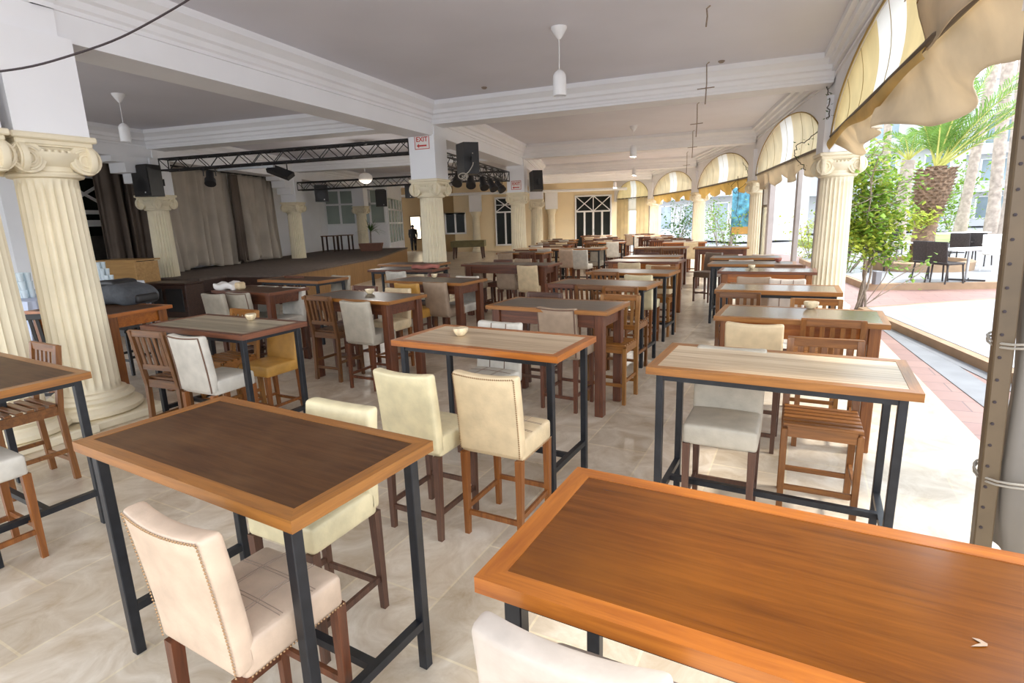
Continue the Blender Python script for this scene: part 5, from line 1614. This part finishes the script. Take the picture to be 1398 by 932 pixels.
def small_table(px, Y, w, label):
    p = atY(*px, Y)
    t = thing('side_table', (p.x, p.y, SZ), R(-5), label, 'table', 'small tables at the back of the stage')
    b = MB(); b.box((0, 0, .70), (w, .6, .04), bev=.006); b.build('tabletop', M['midbrown_x'], t)
    for sx in (-1, 1):
        for sy in (-1, 1):
            b = MB(); b.box((sx * (w / 2 - .05), sy * .24, .34), (.06, .06, .68)); b.build('leg', M['stage_dark'], t, 0)
small_table((452, 338), 25.0, .62, 'left small dark table at the back of the stage')
small_table((472, 338), 25.6, .62, 'right small table at the back of the stage, beside the plant')

# ------------------------------------------------------------------ left back: bar corner
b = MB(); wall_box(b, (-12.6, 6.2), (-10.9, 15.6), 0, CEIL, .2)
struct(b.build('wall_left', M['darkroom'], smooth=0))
b = MB(); wall_box(b, (-11.3, 15.4), (-9.4, 28), 0, CEIL, .2); wall_box(b, (-9.4, 28), (-9.2, 35.3), 0, CEIL, .2)
struct(b.build('wall_left', M['plaster'], smooth=0))
# lattice window in the dark wall
t = thing('window_6', (-11.15, 13.2, 0), math.atan2(15.6 - 6.2, 1.7)); struct(t)
b = MB()
for k in range(3):
    x0, x1 = -2.6 + k * 1.6, -1.0 + k * 1.6
    b.bar((x0, -.13, 2.45), (x1, -.13, 3.25), .05, .06); b.bar((x0, -.13, 3.25), (x1, -.13, 2.45), .05, .06)
    b.box((x0, -.12, 2.85), (.08, .08, .95))
for z in (2.12, 2.40, 3.3): b.box((-.2, -.12, z), (4.9, .08, .10 if z > 2.2 else .16))
b.build('frame', M['signwhite'], t, 0)
b = MB(); b.box((-.2, -.08, 2.6), (4.9, .02, 1.6)); b.build('pane', M['winglass'], t, 0)
b = MB(); pv = atY(28, 300, 10.4); b.box((pv.x - .1, 10.4, 1.85), (.42, .42, 3.7), R(-28)); struct(b.build('wall_left', M['plaster'], smooth=0))
# wood panel behind glasses
p = atY(165, 372, 12.2)
t = thing('wood_counter', (p.x + .1, 12.2, 0), R(-14), 'pale plywood counter front behind the stacked glasses', 'counter')
b = MB(); b.box((-.25, 0, .62), (1.15, .06, 1.24), bev=.008); b.build('front_board', M['ochre_wood'], t)
b = MB(); b.box((-.25, .3, 1.255), (1.18, .66, .03)); b.build('counter_top', M['ochre_wood'], t, 0)
for s in (-.79, .29):
    b = MB(); b.box((s, .3, .61), (.05, .55, 1.22)); b.build('side_board', M['ochre_wood'], t, 0)
def clothed_table(px, Y, w, label, mat):
    p = atY(*px, Y)
    t = thing('serving_table', (p.x, p.y, 0), R(-25), label, 'table', 'cloth-covered serving tables')
    b = MB(); b.box((0, 0, .93), (w, .6, .03)); b.build('tabletop', M['ochre_wood'], t, 0)
    for sx in (-1, 1):
        for sy in (-1, 1):
            b = MB(); b.box((sx * (w / 2 - .08), sy * .22, .46), (.05, .05, .92)); b.build('leg', M['dkbrown_z'], t, 0)
    n = 96; vs = []; fs = []
    per = []
    for k in range(n):
        f = k / n * 4; s = int(f); r = f - s
        x, y = [(-w / 2 + w * r, -.3), (w / 2, -.3 + .6 * r), (w / 2 - w * r, .3), (-w / 2, .3 - .6 * r)][s]
        per.append((x, y))
    for z, e in ((.955, .0), (.95, .012), (.7, .03), (.35, .05)):
        for k, (x, y) in enumerate(per):
            q = e * (1 + .8 * math.sin(k * 1.9)) if z < .9 else e
            nx, ny = (x / (w / 2), y / .3)
            vs.append((x + q * nx * (abs(nx) > .99), y + q * ny * (abs(ny) > .99), z))
    for i in range(3):
        for k in range(n): fs.append((i * n + k, i * n + (k + 1) % n, (i + 1) * n + (k + 1) % n, (i + 1) * n + k))
    fs.append(tuple(range(n - 1, -1, -1)))
    b = MB(); b.add(vs, fs); b.build('tablecloth', mat, t, 60)
    return t, p
t1, q1 = clothed_table((35, 412), 8.3, 1.5, 'pale blue clothed serving table with glasses, between the paired columns', M['bluecloth'])
t2, q2 = clothed_table((150, 412), 10.6, 1.3, 'white clothed serving table behind the bag table', M['cloth'])
def glass_proto():
    b = MB(); b.lathe([(.03, 0), (.032, .002), (.042, .12), (.040, .12), (.030, .008), (0, .006)], 12, cap=False)
    o = b.build('drinking_glass', M['glassware'])
    return o
g0_ = glass_proto(); first = True
def put_glass(x, y, z, lab, grp):
    global first
    o = g0_ if first else g0_.copy()
    if not first: COL.objects.link(o)
    first = False
    o.location = (x, y, z); tag(o, lab, 'glass', grp)
def Rz(v, a): return Vector((v[0] * math.cos(a) - v[1] * math.sin(a), v[0] * math.sin(a) + v[1] * math.cos(a)))
for lev in range(3):
    for i in range(6 - lev * 2):
        for j in range(2):
            o = Rz((-.32 + .09 * i + lev * .09, -.1 + .09 * j), R(-25))
            put_glass(q2.x + .05 + o.x, q2.y + o.y, .957 + lev * .124, 'upturned clear glass in the pyramid stack above the grey bag', 'pyramid of glasses above the bag')
for lev in range(3):
    for i in range(5 - lev):
        for j in range(2):
            o = Rz((-.1 + .09 * i + lev * .08, -.1 + .09 * j), R(-25))
            put_glass(q1.x + o.x, q1.y + o.y, .957 + lev * .124, 'clear glass in the stack on the pale blue clothed table', 'glasses stacked on the pale blue table')

# ------------------------------------------------------------------ plants
def leaf_cloud(b, pts, n, spread, size, rnd):
    for _ in range(n):
        c = Vector(rnd.choice(pts)); c = c + Vector((rnd.gauss(0, spread), rnd.gauss(0, spread), rnd.gauss(0, spread)))
        a = rnd.uniform(0, 6.28); e = rnd.uniform(-.9, .6)
        d = Vector((math.cos(a) * math.cos(e), math.sin(a) * math.cos(e), math.sin(e)))
        s = d.cross(Vector((rnd.uniform(-.5, .5), rnd.uniform(-.5, .5), 1))).normalized()
        L = size * rnd.uniform(.6, 1.3); w = L * .28
        nn = d.cross(s) * L * .08
        b.add([c, c + d * L * .45 + s * w + nn, c + d * L, c + d * L * .45 - s * w + nn, c + d * L * .45], [(0, 1, 4), (1, 2, 4), (4, 2, 3), (0, 4, 3)])

rnd = random.Random(21)
vb = at(1172, 424, 0)
t = thing('climbing_vine', (vb.x, vb.y, 0), 0, 'green climbing vine with bare stems on the arcade column at right', 'vine')
stems = []
def branch(p, d, L, n, wob):
    pts = [Vector(p)]
    for k in range(n):
        d = (d + Vector((rnd.gauss(0, wob), rnd.gauss(0, wob), rnd.gauss(0, wob * .5)))).normalized()
        pts.append(pts[-1] + d * L / n)
    return pts
bst = MB()
tips = []; tips_y = []
for k in range(5):
    st = branch((rnd.uniform(-.08, .12), rnd.uniform(-.08, .08), 0), Vector((rnd.uniform(-.12, .15), rnd.uniform(-.1, .1), 1)), rnd.uniform(2.2, 2.9), 12, .12)
    bst.tube(st, [.024 * (1 - .6 * i / 12) for i in range(13)], 6)
    for i in range(5, 13):
        for _ in range(3):
            a = rnd.uniform(-3.0, 1.9)
            sb = branch(st[i], Vector((math.cos(a), math.sin(a) * .7, rnd.uniform(-.1, .5))), rnd.uniform(.3, .6), 6, .25)
            bst.tube(sb, [.009, .008, .007, .006, .005, .004, .003], 4)
            tips += sb[2:]
for k in range(16):
    z = rnd.uniform(1.3, 2.75)
    x = rnd.uniform(-.5, .12)
    sb = branch((x, rnd.uniform(-.3, .2), z), Vector((rnd.uniform(-.6, .8), rnd.uniform(-.5, .5), -.3)), .6, 6, .25)
    tips_y += sb; tips += sb
for k in range(3):
    sb = branch((.1, 0, .1), Vector((.45 + .2 * k, -.1, .7)), 1.3, 9, .18); bst.tube(sb, .008, 5); tips += sb[6:]
bst.build('stems', M['stem'], t)
b = MB(); leaf_cloud(b, tips, 2300, .10, .12, rnd); tag(b.build('leaves', M['leaf'], t, 0), kind='stuff')
b = MB(); leaf_cloud(b, tips_y, 1700, .14, .115, rnd); tag(b.build('young_leaves', M['leaf_y'], t, 0), kind='stuff')

def dry_vine(pts, label, leaves=40, r=.008, size=.05, mat='dry'):
    t = thing('dry_vine', pts[0], 0, label, 'vine', 'dry vine strands on the arcade')
    o = Vector(pts[0]); b = MB()
    P = []
    for i in range(len(pts) - 1):
        for k in range(5):
            P.append(Vector(pts[i]).lerp(Vector(pts[i + 1]), k / 5) - o + Vector((rnd.gauss(0, .02), rnd.gauss(0, .02), rnd.gauss(0, .015))))
    P.append(Vector(pts[-1]) - o)
    b.tube(P, r, 5); b.build('stem', M[mat], t)
    b = MB(); leaf_cloud(b, P, leaves, .035, size, rnd); tag(b.build('leaves', M['leaf_dk'], t, 0), kind='stuff')
def arcpt(px, py, i, off=.25):
    """where a sight line meets the room face of an arcade bay"""
    p, q = V2(A[i]), V2(A[i + 1]); d = (q - p).normalized(); n = Vector((-d.y, d.x)); p = p + n * off
    r = ray(px, py); 
    tt = (p.x * n.x + p.y * n.y) / (r.x * n.x + r.y * n.y)
    return Vector((0, 0, CAM_H)) + r * tt
dry_vine([arcpt(*p, 0) for p in ((1119, 60), (1123, 85), (1128, 110), (1131, 135), (1132, 155), (1124, 175))], 'dark dry vine strand hanging down the wall beside the nearest arch', 50)
dry_vine([arcpt(*p, 1) for p in ((1120, 176), (1106, 188), (1090, 197), (1084, 210), (1092, 222), (1100, 232))], 'dark dry vine strand crossing the second arch', 30)
dry_vine([arcpt(*p, 2) for p in ((1014, 222), (1022, 235), (1018, 250), (1003, 265), (998, 255), (1010, 240), (1006, 290), (1010, 305))], 'dark dry vine strand hanging in the third arch', 60)

def bush(loc, h, w, n, label, mat='leaf', size=.12, stems=6):
    t = thing('shrub', loc, 0, label, 'shrub', 'shrubs outside the arcade')
    b = MB(); P = []
    for k in range(stems):
        a = rnd.uniform(0, 6.28)
        s = branch((0, 0, 0), Vector((math.cos(a) * .35, math.sin(a) * .35, 1)), h, 8, .12); b.tube(s, .015, 5); P += s[2:]
    b.build('stems', M['stem'], t)
    b = MB(); leaf_cloud(b, P, n, w * .35, size, rnd); tag(b.build('leaves', M[mat], t, 0), kind='stuff')
bush((11.0, 20.2, 0), 1.5, .9, 700, 'bright green hedge bush outside the second arch', 'leaf_y', .13)
bush((12.2, 20.0, 0), 1.7, .9, 600, 'leafy green bush beside the hedge outside the second arch', 'leaf', .14)
bush((10.8, 27.5, 0), 2.0, .8, 450, 'small leafy tree outside the third arch', 'leaf', .16)
bush((11.6, 31.0, 0), 2.4, .9, 500, 'thin leafy tree outside the fourth arch', 'leaf', .16)
bush((10.6, 34.5, 0), 2.6, 1.1, 600, 'dark leafy tree outside the fourth arch, near the end', 'leaf_dk', .2)
bush((9.3, 15.2, -.1), .9, .5, 260, 'small flowering shrub just outside the second arch', 'leaf', .08)

# big palm
pb = at(1252, 366, .15)
t = thing('palm_tree', (pb.x, pb.y, .15), 0, 'stout date palm with shaggy trunk standing in the round planter', 'palm tree')
PX, PY, PZ = at(1262, 366, .15).x, pb.y, .15
def trunk_fn():
    b = MB()
    H = 2.75; nz = 46; n = 40
    def rf(th, r, i):
        k = i / (nz - 1)
        big = max(0, min(1, (k - .52) * 8))
        sc = .03 + .06 * big
        ph = th * 9 + (i % 2) * PI
        return r * (1 + sc * abs(math.sin(ph / 2 * 1)) * (1 + .5 * math.sin(i * 2.4))) + .012 * math.sin(i * 2.1)
    prof = []
    for i in range(nz):
        k = i / (nz - 1)
        if k < .55: r = .36 - .11 * min(1, k / .15) + .06 * max(0, (k - .1))
        else: r = .28 + .13 * math.sin((k - .55) / .45 * PI * .62)
        prof.append((r if k < .97 else .22, H * k))
    b.lathe(prof, n, rf=rf)
    # old leaf bases
    rr = random.Random(2)
    for i in range(15):
        z = 1.45 + i * .085
        for k in range(14):
            th = 2 * PI * (k + .5 * (i % 2)) / 14
            k2 = z / H; r = .28 + .13 * math.sin((k2 - .55) / .45 * PI * .62) if k2 > .55 else .28
            c = Vector((math.cos(th) * r, math.sin(th) * r, z)); o = Vector((math.cos(th), math.sin(th), .55)).normalized(); s = Vector((-math.sin(th), math.cos(th), 0))
            w = .06; L = .12 * rr.uniform(.7, 1.2)
            b.add([c - s * w, c + s * w, c + o * L + s * w * .5, c + o * L - s * w * .5, c - s * w * .8 + Vector((0, 0, .06)), c + s * w * .8 + Vector((0, 0, .06))],
                  [(0, 1, 2, 3), (3, 2, 5, 4), (0, 3, 4), (1, 5, 2)])
    # lean a little to the right
    b.v = [(x + .09 * z * .8, y, z) for x, y, z in b.v]
    return b
trunk_fn().build('trunk', M['bark'], t, 40)
def frond(b, br, base, az_, el, L, droop, rr, n=34):
    d = Vector((math.cos(az_) * math.cos(el), math.sin(az_) * math.cos(el), math.sin(el)))
    pts = []
    for k in range(12):
        f = k / 11
        pts.append(base + d * L * f - Vector((0, 0, droop * L * f ** 2.2)))
    br.tube(pts, [.03 * (1 - .85 * k / 11) for k in range(12)], 5)
    for k in range(n):
        f = .16 + .84 * k / n
        i = f * 11; i0 = min(10, int(i)); c = pts[i0].lerp(pts[i0 + 1], i - i0)
        tg = (pts[i0 + 1] - pts[i0]).normalized(); sd = tg.cross(Vector((0, 0, 1))).normalized(); up = sd.cross(tg)
        ll = L * .26 * math.sin(PI * min(1, .22 + f * .72)) ** .8
        for s in (-1, 1):
            dd = (tg * .75 + sd * s * .75 + up * rr.uniform(.1, .4)).normalized()
            w = .016
            e = c + dd * ll - Vector((0, 0, ll * .25))
            m2 = c + dd * ll * .5
            b.add([c - tg * w, c + tg * w, m2 + tg * w * 1.1, e, m2 - tg * w * 1.1], [(0, 1, 2, 4), (4, 2, 3)])
rr = random.Random(5)
crown = Vector((.19, 0, 2.72))
specs = [(R(-12), 1.00, 3.3, .10), (R(5), .80, 3.4, .18), (R(25), 1.05, 3.2, .15), (R(-40), .85, 3.0, .2), (R(60), .9, 3.0, .25), (R(80), 1.15, 3.0, .15), (R(120), 1.25, 2.6, .15), (R(170), 1.25, 2.3, .12), (R(230), 1.3, 2.4, .12), (R(265), 1.2, 2.9, .15), (R(300), 1.0, 3.0, .2), (R(330), .8, 3.2, .2), (R(350), .65, 3.2, .22), (R(20), .6, 3.0, .28), (R(-20), 1.25, 3.2, .08), (R(10), 1.3, 3.3, .06)]
for (a, e, L, dr) in specs:
    br = MB(); b = MB(); frond(b, br, crown + Vector((rr.uniform(-.08, .08), rr.uniform(-.08, .08), 0)), a, e, L * .92, dr, rr)
    f = br.build('frond', M['rachis'], t)
    b.build('leaflets', M['frond'], f, 0)
b = MB(); leaf_cloud(b, [(.0 + rr.uniform(-.5, .0), -.34, 1.35 + rr.uniform(-.1, .15)) for _ in range(20)], 260, .09, .12, rr)
tag(b.build('epiphyte', M['leaf_y'], t, 0, label='tuft of bright green leaves growing on the trunk'), kind='stuff')
b = MB(); leaf_cloud(b, [(-.45, -.2, .1), (-.5, -.1, .3), (-.4, -.3, .2)], 70, .12, .16, rr)
o = b.build('seedling', M['leaf_y'], smooth=0); o.location = (pb.x, pb.y, .25); tag(o, 'small yellow-green plant at the foot of the stout palm', 'plant')
t = thing('planter_ring', (pb.x, pb.y, .15), 0, 'low round tan planter curb around the stout palm', 'planter')
b = MB(); b.lathe([(1.25, 0), (1.27, .22), (1.22, .25), (1.08, .25), (1.06, .05)], 48, cap=False); b.build('ring', M['curb'], t)
b = MB(); b.lathe([(0, .14), (1.1, .14)], 48, cap=False); b.build('soil', M['stem'], t)

# tall slim palms
def tall_palm(px, base_y, top, r, label, crown_=False):
    p = at(px, base_y, .2)
    q = atY(*top, p.y)
    t = thing('palm_tree', (p.x, p.y, .15), 0, label, 'palm tree', 'tall slim palms beyond the lawn')
    H = 12.0; k = H / max(.5, (q.z - .15)); dx = (q.x - p.x) * k
    b = MB()
    n = 40
    pts = [(dx * i / n, 0, H * i / n) for i in range(n + 1)]
    b.tube(pts, [r * (1.5 - .5 * min(1, i / 6)) * (1 + .04 * (i % 2)) for i in range(n + 1)], 16); b.build('trunk', M['bark_g'], t, 30)
    for k in range(9):
        br = MB(); b = MB(); frond(b, br, Vector((dx, 0, H)), 2 * PI * k / 9, R(35), 3.0, .5, rr, 24)
        f = br.build('frond', M['rachis'], t); b.build('leaflets', M['frond'], f, 0)
tall_palm(1308, 327, (1338, 180), .21, 'slim grey palm trunk nearest to the stout palm')
tall_palm(1352, 330, (1372, 130), .22, 'middle slim palm trunk beyond the lawn')
tall_palm(1372, 338, (1398, 100), .20, 'rightmost slim palm trunk, partly behind the rolled sheet')
tall_palm(1205, 322, (1212, 180), .20, 'slim palm trunk left of the stout palm, behind the vine')

# a second broad palm farther back, hanging fronds left of the stout palm
pq = atY(1232, 262, 24)
t = thing('palm_tree', (pq.x, pq.y, .15), 0, 'smaller grey-green palm crown behind the stout palm, left', 'palm tree')
b = MB(); b.tube([(0, 0, 0), (.1, 0, 3.6)], [.3, .24], 16); b.build('trunk', M['bark_g'], t)
for k in range(12):
    br = MB(); b = MB(); frond(b, br, Vector((.1, 0, 3.6)), 2 * PI * k / 12 + .2, R(40 + 15 * (k % 3)), 2.6, .55, rr, 26)
    f = br.build('frond', M['rachis'], t); b.build('leaflets', M['frond'], f, 0)

# ------------------------------------------------------------------ outdoor furniture
def out_chair(loc, rz, mat, label, arms=False):
    t = thing('terrace_chair', loc, rz, label, 'chair', 'terrace chairs')
    b = MB(); b.rbox((0, 0, .44), (.5, .48, .05), .02, (3, 3, 1)); b.build('seat', mat, t)
    b = MB(); b.rbox((0, -.26, .70), (.48, .04, .46), .018, (4, 1, 4), lambda p: Vector((p.x, p.y - .12 * (p.z + .2), p.z))); b.build('backrest', mat, t)
    for sx in (-1, 1):
        for sy in (-1, 1):
            b = MB(); b.tube([(sx * .22, sy * .20, .43), (sx * .24, sy * .25, 0)], .018, 8); b.build('leg', mat, t)
        if arms:
            b = MB(); b.tube([(sx * .25, -.27, .68), (sx * .27, .2, .66), (sx * .25, .24, .43)], .016, 6); b.build('armrest', mat, t)
def out_table(loc, w, label):
    t = thing('terrace_table', loc, 0, label, 'table', 'white terrace tables')
    b = MB(); b.box((0, 0, .72), (w, .8, .03), bev=.01); b.build('tabletop', M['whitechair'], t)
    b = MB(); b.tube([(0, 0, .03), (0, 0, .71)], .03, 10); b.build('pedestal', M['alu'], t)
    b = MB()
    for k in range(4): b.bar((0, 0, .02), (.35 * math.cos(PI / 4 + k * PI / 2), .35 * math.sin(PI / 4 + k * PI / 2), .02), .06, .03)
    b.build('foot', M['wicker'], t, 0)
def onp(px, py): 
    p = at(px, py, .15); return (p.x, p.y, .15)
out_chair(onp(1288, 386), R(-78), M['wicker'], 'dark wicker chair nearest in front of the stout palm')
out_chair(onp(1268, 383), R(-78), M['wicker'], 'dark wicker chair second in front of the stout palm', )
out_table(onp(1318, 383), 1.4, 'white terrace table right of the two dark wicker chairs')
out_chair(onp(1228, 347), R(-70), M['wicker'], 'dark wicker chair left behind the stout palm')
out_chair(onp(1196, 371), R(160), M['wicker'], 'dark wicker chair seen through the vine stems')
out_table(onp(1222, 366), 1.5, 'white terrace table left of the planter ring')
out_chair(onp(1278, 350), R(200), M['wicker'], 'dark wicker chair right behind the stout palm')
out_chair(onp(1312, 362), R(-60), M['wicker'], 'dark open-armed chair left in the pair near the white chair', True)
out_chair(onp(1334, 362), R(-60), M['wicker'], 'dark open-armed chair right in the pair near the white chair', True)
out_chair(onp(1360, 370), R(170), M['whitechair'], 'white resin armchair at right on the raised terrace', True)
out_table(onp(1300, 345), 2.0, 'long white table behind the open-armed chairs')
out_chair((9.6, 16.2, 0), R(80), M['wicker'], 'dark chair with pale trim outside the second arch')
p = at(1196, 388, .15)
b = MB(); b.box((0, 0, .15), (.14, .14, .30), bev=.01); o = b.build('bollard_light', M['gutter']); o.location = (p.x, p.y, .15)
tag(o, 'short grey bollard light at the curb below the vine', 'bollard')

# ------------------------------------------------------------------ buildings beyond
def building(loc, rz, w, d, h, nx, nz, label, z0=0):
    t = thing('white_building', loc, rz, label, 'building', 'white hotel buildings beyond the terrace')
    b = MB(); b.box((0, 0, h / 2), (w, d, h)); b.build('walls', M['build'], t, 0)
    for i in range(nx):
        for k in range(nz):
            x = -w / 2 + w * (i + .5) / nx; z = 1.6 + k * 3.1
            b = MB(); b.box((x, -d / 2 - .02, z), (w / nx * .5, .06, 1.9)); f = b.build('window_frame', M['white_p'], t, 0)
            b = MB(); b.box((x, -d / 2 - .06, z), (w / nx * .44, .03, 1.75)); b.build('pane', M['bwin'], f, 0)
    b = MB()
    for k in range(1, nz + 1): b.box((0, -d / 2 - .5, k * 3.1 - .1), (w * .98, 1.0, .2))
    b.build('balcony_slab', M['build'], t, 0)
    b = MB(); b.box((0, 0, h + .15), (w + .5, d + .5, .3)); b.build('roof_edge', M['build'], t, 0)
building((44, 52, 0), R(-32), 34, 8, 12, 7, 3, 'large white hotel block far behind the palm trunks')
building((28, 47, 0), R(-18), 14, 6, 9.5, 4, 3, 'white hotel wing far behind the vine')
building((16.0, 42, 0), R(-80), 12, 5, 6.5, 3, 2, 'white building outside the third and fourth arches')
# blue mural board
p = atY(1012, 288, 27.0)
t = thing('mural_board', (p.x + .2, 27.0, 0), R(-10), 'bright blue painted board outside the third arch', 'board')
b = MB(); b.box((0, 0, 1.9), (1.25, .08, 2.2), bev=.01); b.build('board', M['blue_art'], t)
b = MB(); b.box((0, -.05, 1.0), (1.2, .03, .35)); b.build('orange_band', M['L_ochre'], t, 0)
b = MB()
for s in (-.55, .55): b.box((s, .05, .45), (.08, .08, .9))
b.build('support', M['greypost'], t, 0)
# background tree crowns behind the buildings
for k, (x, y, h) in enumerate(((30, 38, 4.5), (36, 36, 4.0), (27, 36, 3.5))):
    bush((x, y, .2), h, 2.2, 700, ['broad green tree beyond the lawn, left', 'broad green tree beyond the lawn, right', 'low green tree beyond the lawn behind the vine'][k], 'leaf', .35, 8)

# ------------------------------------------------------------------ light
w = bpy.data.worlds.new('sky'); S.world = w; w.use_nodes = True
nt = w.node_tree; bg = nt.nodes['Background']
tc = N(nt, 'ShaderNodeTexCoord'); sx = N(nt, 'ShaderNodeSeparateXYZ')
nt.links.new(tc.outputs['Generated'], sx.inputs[0])
cr = N(nt, 'ShaderNodeValToRGB')
cr.color_ramp.elements[0].position = .0; cr.color_ramp.elements[0].color = (.90, .95, 1.0, 1)
cr.color_ramp.elements[1].position = .6; cr.color_ramp.elements[1].color = (.78, .88, 1.0, 1)
nt.links.new(sx.outputs['Z'], cr.inputs['Fac']); nt.links.new(cr.outputs['Color'], bg.inputs['Color'])
bg.inputs['Strength'].default_value = 1.0
sun = bpy.data.objects.new('sun', bpy.data.lights.new('sun', 'SUN')); COL.objects.link(sun)
sun.data.energy = .9; sun.data.angle = R(6); sun.data.color = (1, .95, .86)
sun.rotation_euler = Vector((.75, -.25, 1.25)).to_track_quat('Z', 'Y').to_euler()
S.view_settings.view_transform = 'Standard'
S.view_settings.look = 'None'
S.view_settings.exposure = 2.02
S.view_settings.gamma = 1
S.view_settings.use_curve_mapping = False
S.cycles.max_bounces = 8
S.cycles.diffuse_bounces = 5
S.cycles.transparent_max_bounces = 8
S.cycles.use_denoising = True
